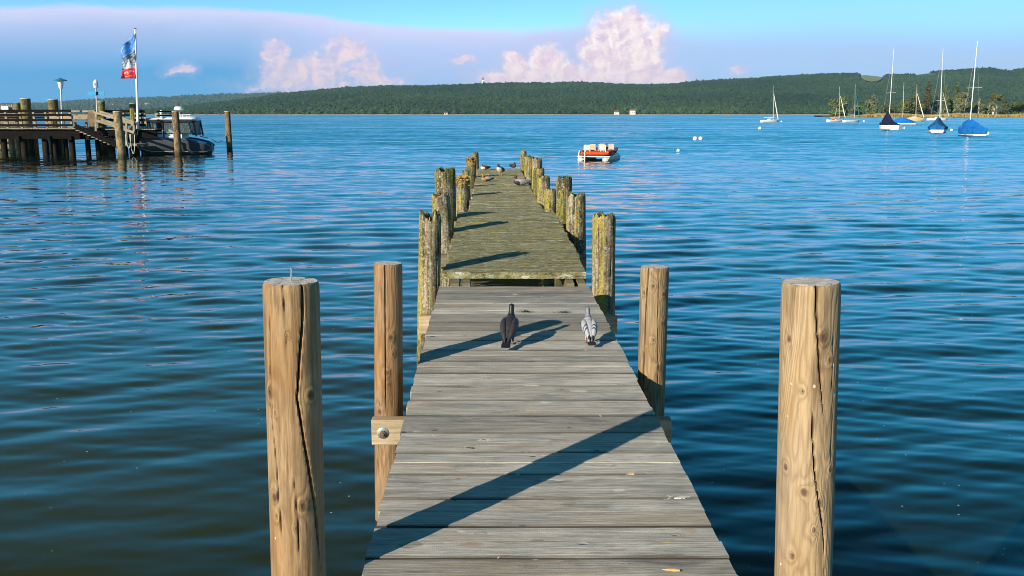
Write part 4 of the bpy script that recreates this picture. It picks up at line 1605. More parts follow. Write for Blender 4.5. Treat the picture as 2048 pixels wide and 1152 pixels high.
duck(on_old(970, 340), math.radians(-60), .70, 'brown duck lying at the far left corner of the jetty end', M_dbrown, M_dcream, M_dbrown, M_dchest, False, 2.2)
duck(on_old(1001, 353), math.radians(-28), .78, 'standing duck with cream breast and black head, the only one on its feet', M_ddark, M_dcream, M_ddark, M_ddark, True, .9)
duck(on_old(1026, 336), math.radians(35), .68, 'small dark duck crouching at the very end of the jetty', M_ddark, M_dchest, M_ddark, M_ddark, False, -.4)
duck(on_old(974, 363), math.radians(-75), .70, 'ochre breasted duck sitting below the standing one', M_ddark, M_dyell, M_dyell, M_dgrey, False, -1.0)
duck(on_old(1042, 371), math.radians(-80), .84, 'dark headed duck with grey flank, nearest to the right edge', M_dgrey, M_ddark, M_dchest, M_dgrey, False, .3)

# ------------------------------------------------------------------ boats
M_hullw = simple('white_gelcoat', (.78, .76, .70), .3, 0, .08, 2)
M_antif = simple('dark_waterline', (.05, .06, .08), .6, 0, .3, 3)
M_decks = simple('cream_deck', (.62, .58, .50), .6, 0, .12, 3)
M_alu = simple('mast_aluminium', (.70, .70, .70), .35, .3, .08, 3)
M_woodmast = simple('varnished_mast', (.62, .48, .28), .45, 0, .12, 3)
M_wire = simple('rigging_wire', (.30, .31, .33), .4, .6)
M_navy = simple('navy_canvas', (.010, .013, .040), .85, 0, .4, 3, .3)
M_blue = simple('bright_blue_canvas', (.008, .14, .46), .8, 0, .25, 3, .3)
M_teal = simple('deep_blue_canvas', (.010, .10, .26), .8, 0, .25, 3, .3)
M_cream = simple('cream_canvas', (.62, .50, .30), .85, 0, .12, 3, .3)
M_tealsail = simple('teal_sail_cover', (.01, .17, .22), .8, 0, .2, 3)
M_sail = simple('rolled_white_sail', (.76, .74, .68), .8, 0, .08, 3)
M_orange = simple('orange_cloth', (.70, .20, .08), .8, 0, .15, 4)
M_buoyw = simple('white_buoy', (.80, .78, .76), .45, 0, .1, 4)
M_buoyr = simple('red_buoy', (.62, .10, .07), .5, 0, .2, 4)
M_rope = simple('pale_rope', (.55, .52, .40), .9, 0, .2, 20)


def hull_sections(L, B, fb, n=17, stern=.72, sheer=.28, draft=.22, rake=.06):
    secs = []
    for i in range(n):
        t = i / (n - 1)                        # 0 stern, 1 bow
        b = B / 2 * (stern + (1 - stern) * math.sin(min(1, t / .45) * math.pi / 2)) * (1 if t < .45 else max(.012, math.cos((t - .45) / .55 * math.pi / 2) ** .75))
        z = fb * (1 + sheer * ((t - .35) / .65) ** 2 if t > .35 else 1 + .06 * ((.35 - t) / .35))
        y = (t - .5) * L
        secs.append((y, b, z, t))
    return secs


def hull_mesh(parent, L, B, fb, mats, **k):
    rake = k.pop('rake', .10)
    draft = k.pop('draft', .22)
    secs = hull_sections(L, B, fb, **k)
    vs, fs, fm = [], [], []
    m_ = 11
    for (y, b, z, t) in secs:
        dr = draft * math.sin(math.pi * min(.98, .25 + t * .72))
        pr = [(-1.0, z), (-.985, z * .55), (-.90, .05), (-.62, -dr * .7), (-.25, -dr), (0, -dr * 1.1)]
        ring = [(u * b, y - rake * L * (0 if t < .8 else (t - .8) * 5) * (1 - w / z if w > 0 else 1), w) for (u, w) in pr]
        ring += [(-x, yy, w) for (x, yy, w) in ring[-2::-1]]
        vs += ring
    n = len(secs)
    for i in range(n - 1):
        for j in range(m_ - 1):
            fs.append((i * m_ + j, (i + 1) * m_ + j, (i + 1) * m_ + j + 1, i * m_ + j + 1))
            fm.append(1 if 2 <= j <= 7 else 0)
    fs.append(tuple(range(m_))); fm.append(0)
    o = link_mesh('hull', vs, fs, mats, parent, True, fm)
    # deck
    dv_, df = [], []
    for (y, b, z, t) in secs:
        dv_ += [(-b, y, z), (0, y, z + .04 * B), (b, y, z)]
    for i in range(n - 1):
        for j in range(2):
            df.append((i * 3 + j, i * 3 + j + 1, (i + 1) * 3 + j + 1, (i + 1) * 3 + j))
    link_mesh('deck', dv_, df, M_decks, parent)
    return secs


def cover_mesh(parent, secs, mat, t0, t1, ridge, drop=.45, out=1.06, seed=0):
    """tent over the boom: ridge(t) height, hanging over the gunwale"""
    vs, fs = [], []
    prof = [(1.0, 'd'), (1.0, 'g'), (.86, .10), (.62, .30), (.38, .55), (.16, .84), (0, 1.0)]
    m_ = len(prof) * 2 - 1
    S = [s for s in secs if t0 - 1e-6 <= s[3] <= t1 + 1e-6]
    for k, (y, b, z, t) in enumerate(S):
        zr = ridge(t)
        y = y * 1.02 - .03
        half = []
        for (u, q) in prof:
            if q == 'd':
                w, x = z * (1 - drop), b * out * .99
            elif q == 'g':
                w, x = z * 1.02, b * out
            else:
                w, x = z + (zr - z) * q, b * u * out
            x += noise.noise(Vector((x * 2, y * 2.3, w * 2 + seed))) * .05 * (1 if u > 0 else 0)
            w += noise.noise(Vector((x * 2.4, y * 2.1, w + seed + 5))) * .05
            half.append((x, w))
        ring = [(-x, y, w) for (x, w) in half] + [(x, y, w) for (x, w) in half[-2::-1]]
        vs += ring
    for i in range(len(S) - 1):
        for j in range(m_ - 1):
            fs.append((i * m_ + j, (i + 1) * m_ + j, (i + 1) * m_ + j + 1, i * m_ + j + 1))
    fs.append(tuple(range(m_)))
    fs.append(tuple((len(S) - 1) * m_ + j for j in range(m_)))
    o = link_mesh('cover', vs, fs, mat, parent)
    return o


def local(t, p_):
    return parent_matrix(t).inverted() @ Vector(p_)


SG = 'sailboats moored off the reeds'


def sailboat(px, pywl, L, B, fb, yaw, label, mast, cover=None, mast_mat=None, jib=None, jib_mat=None, cabin=False, spreader=None, shroud=True, hull_kw={}):
    loc = PZ(px, pywl)
    t = empty('sailboat', loc, label, 'sailboat', SG, math.radians(yaw))
    secs = hull_mesh(t, L, B, fb, [M_hullw, M_antif], **hull_kw)
    Y = loc.y
    mp = [local(t, PY(x, y, Y)) for (x, y) in mast]
    r = .055
    mo = MB().tube([mp[0] - Vector((0, 0, .3)), mp[0], (mp[0] + mp[1]) / 2, mp[1]], [r, r, r * .9, r * .55], 8).build('mast', mast_mat or M_alu, t)
    if spreader:
        a, b = [local(t, PY(x, y, Y)) for (x, y) in spreader]
        MB().tube([a, b], .022, 6).build('spreader', M_alu, mo)
    if shroud:
        for s_ in (-1, 1):
            i = len(secs) // 2
            g0 = Vector((s_ * secs[i][1], secs[i][0], secs[i][2]))
            tip = mp[0] + (mp[1] - mp[0]) * .93
            MB().tube([g0, tip], .010, 5).build('shroud', M_wire, mo)
        MB().tube([Vector((0, secs[-1][0], secs[-1][2])), mp[0] + (mp[1] - mp[0]) * .93], .009, 5).build('forestay', M_wire, mo)
    if jib:
        a, b = [local(t, PY(x, y, Y)) for (x, y) in jib]
        MB().tube([a, a + (b - a) * .4, a + (b - a) * .8, b], [.05, .10, .14, .06], 8).build('furled_sail', jib_mat or M_sail, t)
    if cover:
        mat, t0, t1, rid, drop = cover
        cover_mesh(t, secs, mat, t0, t1, rid, drop, seed=px)
    if cabin:
        c = MB()
        hw = B * .30
        c.loft([(0, -L * .12, fb + .10, hw * .9, .14), (0, -L * .10, fb + .18, hw, .22), (0, L * .12, fb + .16, hw * .9, .20), (0, L * .20, fb + .08, hw * .5, .10)], 12, 3)
        co = c.build('cabin', M_hullw, t)
        for s_ in (-1, 1):
            MB().box((s_ * hw * .97, 0, fb + .24), (.03, L * .10, .10)).build('cabin_window', M_glass_dark, co, False)
        bm_ = MB().tube([(mp[0].x, mp[0].y, fb + .75), (0, -L * .38, fb + .72)], [.10, .07], 8)
        bm_.build('boom', M_sail, t)
    return t, secs, mp


# apparent size: metres per photo pixel = distance / F
def mpp(pywl):
    return PZ(1024, pywl).y / F


# white boat, side on, left
k_ = mpp(244.6)
t, s_, _ = sailboat(1541, 244.4, 5.6, 1.9, .55, -70, 'white sailboat with a rolled jib, alone at the left of the moored fleet', [(1547.5, 234), (1546.3, 171)], jib=[(1547.6, 188), (1556.5, 240)], cabin=True)
MB().box((0, 1.2, 1.6), (.3, .05, .4)).build('orange_pennant', M_orange, t, False)
t, s_, _ = sailboat(1672, 243.8, 5.8, 1.9, .55, -64, 'white sailboat with an orange deck cloth in front of the olive willow', [(1679.5, 233), (1679.2, 173)], jib=[(1681, 192), (1690.5, 236)], cabin=True)
MB().loft([(0, -1.7, .78, .35, .12), (0, -.9, .86, .55, .22), (0, -.1, .84, .5, .2), (0, .3, .78, .2, .08)], 10, 3).build('deck_cloth', M_orange, t)
MB().tube([(.4, -.9, 1.0), (.5, -.5, 3.9)], .04, 6).build('raised_gaff', M_alu, t)
MB().box((0, -3.1, .35), (.35, .35, .8)).build('outboard_motor', M_hullw, t, False)
sailboat(1704, 244.2, 5.6, 1.8, .5, -66, 'white sailboat with a teal wrapped headsail', [(1709.5, 233), (1710.5, 168)], jib=[(1713, 192), (1719, 237)], jib_mat=M_tealsail)
# two covered boats further out
sailboat(1806, 249.3, 4.8, 1.9, .5, 72, 'blue covered boat with a bare wooden mast, half behind the navy covered boat', [(1805.5, 236), (1808, 164)], (M_blue, .0, .95, lambda q: .5 + 1.15 * max(0, 1 - abs(q - .55) / .6), .35), M_woodmast, shroud=False)
sailboat(1828, 243.8, 6.4, 2.0, .55, -78, 'cream covered boat with a rolled jib between blue covered boats', [(1831.5, 232), (1834, 168)], (M_cream, .0, 1.0, lambda q: .6 + 1.0 * max(0, 1 - abs(q - .52) / .62), .55), M_woodmast, jib=[(1834.5, 187), (1848, 236)])
sailboat(1876, 240.6, 7.6, 2.2, .75, -80, 'low white keelboat behind the deep blue covered boat', [(1882, 235), (1885, 108)], jib=[(1885.5, 184), (1898, 234)], jib_mat=M_alu, cabin=True)
# stern-on boats
sailboat(1774.5, 258.6, 5.0, 2.0, .72, 2, 'dinghy under a navy blue cover peaked at its mast', [(1779, 224), (1788, 95)], (M_navy, .0, .9, lambda q: 1.05 + 1.7 * max(0, 1 - abs(q - .55) / .5) ** 1.4, .12), spreader=[(1773, 186), (1792, 185)])
sailboat(1875, 264.6, 5.4, 2.15, .66, -24, 'boat under a deep blue cover showing its white bow quarter', [(1879.5, 240), (1886.3, 97)], (M_teal, .0, .95, lambda q: .95 + 1.05 * max(0, 1 - abs(q - .55) / .62), .42), spreader=[(1873, 201), (1891, 201)])
sailboat(1940, 270.8, 5.0, 2.05, .72, -3, 'boat almost hidden by a bright blue cover under the tallest leaning mast', [(1940.5, 240), (1955, 82)], (M_blue, .0, .95, lambda q: 1.0 + .85 * max(0, 1 - abs(q - .55) / .62), .72), spreader=[(1932, 176), (1964, 175)])

BG = 'white mooring buoys among the boats'


def buoy(px, py, rpx, label, mats=None, eye=True):
    loc = PZ(px, py + rpx * .55)
    r = rpx * loc.y / F
    t = empty('mooring_buoy', loc, label, 'buoy', BG)
    MB().sphere((0, 0, r * .45), r, 18, 12).build('float', mats or M_buoyw, t)
    if eye:
        ring = [(math.cos(a / 10 * 6.283) * r * .16, 0, r * 1.55 + math.sin(a / 10 * 6.283) * r * .16) for a in range(11)]
        MB().tube(ring, r * .05, 6).build('shackle', M_steel, t)
    return t


buoy(1519.5, 256.5, 3.6, 'lone white buoy left of the white side-on sailboat')
buoy(1390, 277, 4.6, 'left white buoy of the touching pair beyond the pedal boat')
buoy(1401, 277, 4.4, 'right white buoy of the touching pair beyond the pedal boat')
buoy(1727.8, 242.5, 2.0, 'tiny white buoy just right of the teal wrapped headsail boat')
buoy(1563, 243, 1.7, 'tiny white buoy off the bow of the side-on sailboat')
buoy(1808, 256, 2.9, 'white buoy right of the navy covered dinghy')
buoy(1820, 247.6, 1.9, 'small white buoy in front of the cream covered boat')
buoy(1903, 260, 2.8, 'white buoy right beside the deep blue covered boat')
buoy(1903, 241.5, 1.5, 'small red buoy behind the deep blue covered boat', M_buoyr)
buoy(1975, 267, 3.9, 'white buoy right of the bright blue covered boat')
buoy(1457, 232.5, 1.4, 'tiny dark red float far out on open water left of the sailboats', M_buoyr, False)

# red and white float with a little stake
b_ = buoy(1356.5, 301, 3.8, 'red and white float tied to a thin stake right of the pedal boat', None)
MB().sphere((0, 0, .05), .098, 12, 8).build('red_cap', M_buoyr, b_)
l = local(b_, PZ(1347, 304))
MB().tube([l + Vector((0, 0, -.3)), l + Vector((.02, 0, .10)), l + Vector((.0, 0, .24))], [.02, .018, .010], 6).build('stake', M_steel, b_)
MB().tube([l + Vector((0, 0, .15)), Vector((-.1, 0, .08))], .01, 5).build('tether', M_rope, b_)

# ------------------------------------------------------------------ pedal boat
M_red = simple('faded_red_plastic', (.52, .070, .018), .5, 0, .25, 5)
M_pont = simple('weathered_pontoon', (.46, .46, .40), .5, 0, .2, 3)
M_seat = simple('cream_seat_plastic', (.46, .41, .30), .45, 0, .08, 5)
pb = PZ(1183, 322)
t = empty('pedal_boat', pb + Vector((.10, 0, -.04)), 'red and white pedal boat with cream seats floating beyond the jetty', 'pedal boat', None, math.radians(-17))
t.scale = (1.07, 1.05, .86)
for s in (-1, 1):
    p_ = MB()
    x = s * .58
    p_.loft([(x, -.08, .16, .14, .12), (x, .0, .14, .17, .20), (x, .8, .13, .17, .22), (x, 2.2, .13, .17, .22), (x, 2.85, .20, .13, .17), (x, 3.1, .28, .04, .05)], 14, 4)
    p_.build('pontoon', M_pont, t)
d_ = MB()
for (y0, y1, w_) in [(0, 3.0, .76)]:
    n = 16
    vs = []
    for i in range(n + 1):
        f = i / n
        y = -.05 + 3.1 * f
        hw = w_ * (1 if f < .75 else 1 - .35 * ((f - .75) / .25) ** 2)
        vs += [(-hw, y, .27), (-hw, y, .31), (-hw * .97, y, .33), (hw * .97, y, .33), (hw, y, .31), (hw, y, .27)]
    fs = []
    for i in range(n):
        for j in range(6):
            fs.append((i * 6 + j, (i + 1) * 6 + j, (i + 1) * 6 + (j + 1) % 6, i * 6 + (j + 1) % 6))
    fs += [tuple(range(6)), tuple(n * 6 + j for j in range(6))]
    link_mesh('white_rim', vs, fs, M_hullw, t)
top = MB()
top.loft([(0, -.02, .41, .66, .07), (0, .05, .45, .72, .14), (0, .9, .43, .73, .12), (0, 1.9, .44, .70, .11), (0, 2.5, .52, .58, .10), (0, 2.9, .50, .40, .06)], 20, 4)
top.build('red_deck', M_red, t)
for s in (-1, 1):
    MB().loft([(s * .62, .0, .55, .09, .05), (s * .64, .6, .58, .09, .06), (s * .64, 1.8, .58, .09, .07), (s * .56, 2.5, .64, .10, .10), (s * .46, 2.9, .58, .06, .05)], 12, 4).build('side_rail', M_red, t)
MB().loft([(0, 2.3, .55, .22, .10), (0, 2.55, .66, .24, .14), (0, 2.85, .60, .20, .12), (0, 2.95, .55, .08, .05)], 14, 3).build('front_hump', M_red, t)


def seat(x, y, tilt, h=.36, w=.33):
    R = Matrix.Rotation(tilt, 3, 'X')
    so = MB().box(Vector((x, y + .17, .64)), (w, .32, .05)).build('seat', M_seat, t, False)
    b_ = MB().box(Vector((x, y, .80)), (w, .045, h), R)
    ob = b_.build('backrest', M_seat, so, False)
    for o_ in (so, ob):
        md = o_.modifiers.new('edge', 'BEVEL'); md.width = .015; md.segments = 2
    lg = MB()
    for sx in (-.12, .12):
        lg.tube([(x + sx, y - .01, .48), (x + sx, y, .64)], .014, 6)
    lg.tube([(x - .12, y - .005, .56), (x + .12, y - .005, .56)], .012, 6)
    lg.build('seat_stay', M_steel, so)


seat(-.40, .35, -.12, .30, .30)
seat(.36, .35, -.12, .28, .30)
seat(-.28, 1.1, .10, .34, .29)
seat(.12, 1.15, .0, .34, .27)
seat(.0, 2.0, .1, .32, .27)
seat(.44, 1.9, .1, .32, .28)
ld = MB()
for x in (-.66, -.38):
    ld.tube([(x, .15, .52), (x, -.05, .62), (x, -.14, .50), (x, -.16, -.1)], .022, 8)
for z in (.12, .3):
    ld.tube([(-.66, -.15, z), (-.38, -.15, z)], .018, 6)
ld.build('boarding_ladder', M_hullw, t)
pd = MB()
for x in (-.3, .3):
    pd.tube([(x - .15, 2.15, .62), (x + .15, 2.15, .62)], .02, 6)
pd.build('pedal_crank', M_steel, t)
# ------------------------------------------------------------------ landing stage at the left
M_dw = simple('tarred_timber', (.005, .004, .004), .85, 0, .5, 4)
M_lw = simple('bleached_timber', (.30, .25, .175), .85, 0, .3, 3, .3)
M_mw = simple('brown_timber', (.17, .12, .075), .9, 0, .4, 3, .3)
M_deckw = simple('landing_boards', (.24, .21, .17), .9, 0, .3, 3)
M_whitep = simple('white_paint', (.80, .80, .78), .45, 0, .05, 3)
M_pile_l = simple('pale_pile', (.46, .36, .18), .9, 0, .4, 3, .4)  # pale timber tone of the lighter piles
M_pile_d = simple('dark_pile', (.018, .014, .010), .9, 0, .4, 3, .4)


def at(px, py, Y):
    return PY(px, py, Y)


YF, YB = 54.5, 60.0
stage = empty('landing_stage', at(120, 300, 57), 'long wooden landing stage on piles with railing and gangway at the left', 'landing stage')


def spart(name, mb, mat, smooth=False, parent=None):
    return mb.build(name, mat, parent or stage, smooth, True)


zd = at(0, 256, YF).z                         # walking level
xa, xb_ = at(-260, 256, YF).x, at(150, 256, YF).x
mb = MB()
nb_ = 70
for i in range(nb_):                          # planks laid across
    x0 = xa + (xb_ - xa) * i / nb_
    x1 = xa + (xb_ - xa) * (i + 1) / nb_ - .015
    mb.box(((x0 + x1) / 2, (YF + YB) / 2, zd - .03 + .004 * math.sin(i * 7)), (x1 - x0, YB - YF + .3, .06))
xr = at(291, 256, YF).x
xg = at(188, 256, YF).x
for i in range(30):
    x0 = xg + (xr - xg) * i / 30
    x1 = xg + (xr - xg) * (i + 1) / 30 - .015
    mb.box(((x0 + x1) / 2, (YF + 1.5 + YB) / 2, zd - .10), (x1 - x0, YB - YF - 1.5, .06))
spart('deck', mb, M_deckw)
for yy in (YF + .1, YF + 2.4, YB - .2):
    spart('edge_beam', MB().beam((xa, yy, zd - .33), (xb_ + .2, yy, zd - .33), .14, .50), M_dw)
for yy in (YF + 1.7, YB - .2):
    spart('edge_beam', MB().beam((xg - .1, yy, zd - .36), (xr, yy, zd - .36), .14, .42), M_dw)


def pile(px, w, pytop, Y, mat, lean=0.0):
    p0 = at(px, pytop, Y)
    r = w * Y / F / 2
    b = Vector((p0.x + lean, Y, -.8))
    k = MB().tube([b, (b + p0) / 2 + Vector((.01, 0, 0)), p0 - Vector((0, 0, .02)), p0], [r * 1.06, r, r * .98, r * .9], 14)
    return spart('pile', k, mat, True)


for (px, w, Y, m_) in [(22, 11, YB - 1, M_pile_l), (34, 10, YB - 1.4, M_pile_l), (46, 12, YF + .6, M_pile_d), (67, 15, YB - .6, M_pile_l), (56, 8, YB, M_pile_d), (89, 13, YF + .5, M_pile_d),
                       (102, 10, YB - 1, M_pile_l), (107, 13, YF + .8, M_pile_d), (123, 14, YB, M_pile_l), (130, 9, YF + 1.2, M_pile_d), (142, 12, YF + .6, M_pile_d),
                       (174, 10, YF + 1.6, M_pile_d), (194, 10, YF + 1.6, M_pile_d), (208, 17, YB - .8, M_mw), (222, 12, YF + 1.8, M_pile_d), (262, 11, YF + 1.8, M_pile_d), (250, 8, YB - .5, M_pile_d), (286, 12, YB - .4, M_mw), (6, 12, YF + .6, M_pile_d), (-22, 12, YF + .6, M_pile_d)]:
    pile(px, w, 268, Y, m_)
# pier head beams lying on the piles
for px in (35, 97, 140, 176):
    a = at(px, 268, YF)
    spart('cross_beam', MB().beam((a.x, YF - .1, zd - .52), (a.x + .2, YB + .1, zd - .52), .20, .22), M_dw)


def railing(px0, px1, Y, posts, rails, zbase, dark=M_dw, lite=M_lw):
    a, b = at(px0, 240, Y), at(px1, 240, Y)
    for py in rails:
        z = at(0, py, Y).z
        spart('rail', MB().beam((a.x, Y, z), (b.x, Y, z), .06, .125), dark)
    for px in posts:
        x = at(px, 240, Y).x
        z1 = at(0, rails[0], Y).z + .04
        spart('railing_post', MB().beam((x + .07, Y + .07, zbase - .1), (x - .02, Y + .07, z1), .11, .11), lite)


railing(-260, 143, YF + .1, [-90, -62, -35, -10, 11, 40, 67, 91, 115, 140], [221.5, 230, 240, 250.5], zd)
railing(-260, 98, YB - .2, [-80, -50, -20, 10, 38, 66, 95], [224, 235], zd)
railing(190, 290, YB - 1.2, [194, 221, 247, 268, 281, 289], [222.5, 230.5, 239.5, 249], zd - .1)
railing(270, 290, YF + 1.9, [271, 281, 289], [223, 231, 240, 250], zd - .1)
x_ = at(290, 240, YF).x
for py in (223, 231, 240, 250):
    z = at(0, py, YF + 1.9).z
    spart('rail', MB().beam((x_, YF + 1.9, z), (x_, YB - 1.2, z), .05, .085), M_dw)
# bench-like pale beams seen through the railing
for (pa, pb_, py, h, Y, m_) in [(100, 176, 234.5, .20, YF + 3, M_lw), (128, 190, 222.5, .09, YF + 3.4, M_lw), (140, 186, 243, .08, YF + 2.8, M_mw), (150, 190, 230, .05, YF + 3.2, M_lw)]:
    a, b = at(pa, py, Y), at(pb_, py, Y)
    spart('pale_beam', MB().beam(a, b, .12, h), m_)
for px in (104, 127, 150, 172):
    a = at(px, 235, YF + 3)
    spart('beam_leg', MB().beam((a.x, YF + 3, zd - .6), (a.x, YF + 3, a.z), .10, .10), M_mw)
# board panel at the head of the gangway
a, b = at(176, 222, YF + 2), at(191, 222, YF + 2)
zc = at(0, 240, YF + 2).z
spart('plank_panel', MB().box(((a.x + b.x) / 2, YF + 2, zc), (b.x - a.x, .06, .95)), M_mw)
# gangway: two sloping hand rails a side, stringers and treads
for (Y, dxy) in ((YF - .3, 0), (YF + 1.3, 12)):
    for (p0, p1, hh) in [((187 + dxy, 224 - dxy * .1), (268, 248 - dxy * .35), .11), ((190 + dxy, 240 - dxy * .1), (268, 265 - dxy * .4), .13)]:
        spart('gangway_rail', MB().beam(at(*p0, Y), at(*p1, Y), .07, hh), M_lw)
    for (px, pt, pb_) in [(192, 224, 262), (253 + dxy, 243 - dxy * .3, 290), (268, 246, 268)]:
        spart('gangway_post', MB().beam(at(px, pb_, Y + .06), at(px, pt, Y + .06), .10, .10), M_lw)
    spart('gangway_stringer', MB().beam(at(150, 252, Y), at(236, 291, Y), .09, .24), M_dw)
for i in range(11):
    f = i / 10
    px, py = 154 + 78 * f, 254 + 34 * f
    a, b = at(px, py, YF - .3), at(px, py, YF + 1.3)
    b.z = a.z
    spart('tread', MB().box(((a + b) / 2), (.32, 1.6, .05)), M_lw)
# lower platform at the foot of the gangway
a, b = at(228, 290, YF), at(276, 290, YF)
spart('low_platform', MB().box(((a.x + b.x) / 2, YF + .7, a.z), (b.x - a.x, 1.8, .10)), M_deckw)
spart('brace', MB().beam(at(196, 262, YF + 1), at(246, 304, YF + 1), .10, .14), M_dw)
spart('brace', MB().beam(at(246, 262, YF + 1.2), at(270, 300, YF + 1.2), .10, .14), M_dw)

# fence of thin pale poles further along the stage
fen = empty('pole_fence', at(10, 256, 63), 'row of thin pale upright poles behind the railing at the left edge', 'fence')
for i in range(24):
    px = -46 + i * 3.3
    a = at(px, 209 + math.sin(i * 2.3) * 1.2, 63)
    MB().tube([(a.x, 63, -.6), (a.x + .01, 63, a.z)], [.055, .05], 8).build('pole', M_lw, fen, True, True)
a = at(10, 217, 62.8)
o = MB().box(a, (.42, .05, .30)).build('white_board', M_whitep, fen, False, True)

# tall mooring piles of the landing stage
MG = 'tall piles around the landing stage'


def bigpile(px, w, pyt, pyb, Y, mats, label, dx=0.0, cap=True):
    p0 = at(px, pyt, Y)
    r = w * Y / F / 2
    t = empty('mooring_post', (p0.x + dx, Y, 0), label, 'post', MG)
    k = MB()
    n = 22
    pts = [Vector((0, 0, -.9))] + [Vector(((p0.x - (p0.x + dx)) * j / 9, 0, p0.z * j / 9)) for j in range(1, 10)]
    k.tube(pts, [r * (1.04 - .04 * j / 9 + .015 * math.sin(j * 2.1 + px)) for j in range(10)], n)
    k.build('shaft', mats, t)
    if cap:
        c = pts[-1]
        MB().tube([c + Vector((0, 0, .005)), c + Vector((0, 0, .03))], [r * 1.05, r * 1.0], n).build('pale_cap', M_pale_top, t)
    return t


M_pale_top = simple('sunbleached_top', (.55, .50, .42), .9, 0, .2, 10)
M_bp_moss = old_wood_mat('tall_mossy_pile', (.06, .045, .022), (.18, .13, .06), .9, 1.0, .2)
M_bp_tan = old_wood_mat('tall_tan_pile', (.20, .14, .07), (.42, .31, .17), .3, .0, .0)
M_bp_brown = old_wood_mat('tall_brown_pile', (.15, .085, .045), (.33, .20, .11), .1, .0, .1)
bigpile(50.5, 19, 198, 300, 57.5, M_bp_moss, 'stout mossy post near the left edge, left of the grey lamp pole')
bigpile(105.5, 18.5, 199.5, 300, 58, M_bp_moss, 'stout mossy post immediately left of the grey lamp pole')
bigpile(202, 14, 203, 300, 58.5, M_bp_moss, 'mossy post under the small blue sign')
bigpile(266, 14, 207, 300, 58.5, M_bp_moss, 'mossy post immediately left of the flagpole')
bigpile(34, 12, 206.5, 300, 61, M_bp_moss, 'darker shorter post between the pole fence and the stout mossy post', cap=False)
bigpile(234.5, 16, 224, 308, 52.6, M_bp_tan, 'free-standing tan post in front of the gangway', .10)
bigpile(350.5, 13.5, 223, 308, 55.8, M_bp_brown, 'brown post standing in front of the motorboat cabin', .04)
bigpile(454.5, 11, 223.5, 298, 63.5, M_bp_brown, 'lone orange-brown post with a dark wet foot right of the motorboat', .04)

# lamps
M_lampglass = simple('white_lamp_glass', (.78, .76, .74), .3, 0, .05, 5)
M_lamphat = simple('blue_green_hat', (.03, .22, .30), .5, .2, .1, 5)
M_pole = simple('grey_pole', (.45, .47, .50), .5, .4, .1, 5)
Y = 57.0
p0 = at(124.5, 256, Y)
t = empty('lamp_post', p0, 'grey lamp pole with white shade and a flat blue-green hat', 'lamp')
top_ = local(t, at(122, 178, Y))
MB().tube([(0, 0, 0), top_], [.055, .045], 10).build('pole', M_pole, t)
MB().tube([top_, top_ + Vector((0, 0, .06)), top_ + Vector((0, 0, .45))], [.07, .11, .17], 16).build('lamp_shade', M_lampglass, t)
MB().tube([top_ + Vector((0, 0, .455)), top_ + Vector((0, 0, .50)), top_ + Vector((0, 0, .56)), top_ + Vector((0, 0, .62))], [.36, .33, .10, .03], 20).build('hat', M_lamphat, t)
p0 = at(195.5, 256, Y)
t = empty('lamp_post', p0, 'thin pole with a small white lantern above a blank blue sign', 'lamp')
top_ = local(t, at(192, 176, Y))
MB().tube([(0, 0, 0), top_], [.05, .035], 10).build('pole', M_pole, t)
k = MB()
k.tube([top_, top_ + Vector((0, 0, .02)), top_ + Vector((0, 0, .36)), top_ + Vector((0, 0, .40)), top_ + Vector((0, 0, .47))], [.11, .125, .125, .07, .02], 14)
lo = k.build('lantern', M_lampglass, t)
M_redmark = simple('red_mark', (.55, .06, .05), .6)
MB().box(top_ + Vector((0, -.126, .20)), (.05, .012, .14)).build('red_mark', M_redmark, lo, False)
M_sign = simple('blue_sign', (.015, .26, .50), .5, 0, .06, 4)
sc0 = local(t, at(192.7, 186.8, Y))
MB().box(sc0 + Vector((0, -.05, 0)), (33 * Y / F, .03, 7.5 * Y / F)).build('sign_board', M_sign, t, False)
MB().box(sc0 + Vector((.06, -.09, 0)), (.07, .05, 7 * Y / F)).build('bracket', M_dw, t, False)

# flagpole with banner
Y = 56.2
p0 = at(276, 262, Y)
t = empty('flagpole', p0, 'tall white flagpole with a drooping photo banner, red at its foot', 'flagpole')
top_ = local(t, at(270.5, 58, Y))
MB().tube([(0, 0, -.2), top_ * .5, top_], [.075, .06, .045], 12).build('pole', M_whitep, t)
MB().tube([top_, top_ + Vector((0, 0, .03))], [.075, .07], 12).build('pole_cap', M_dw, t)


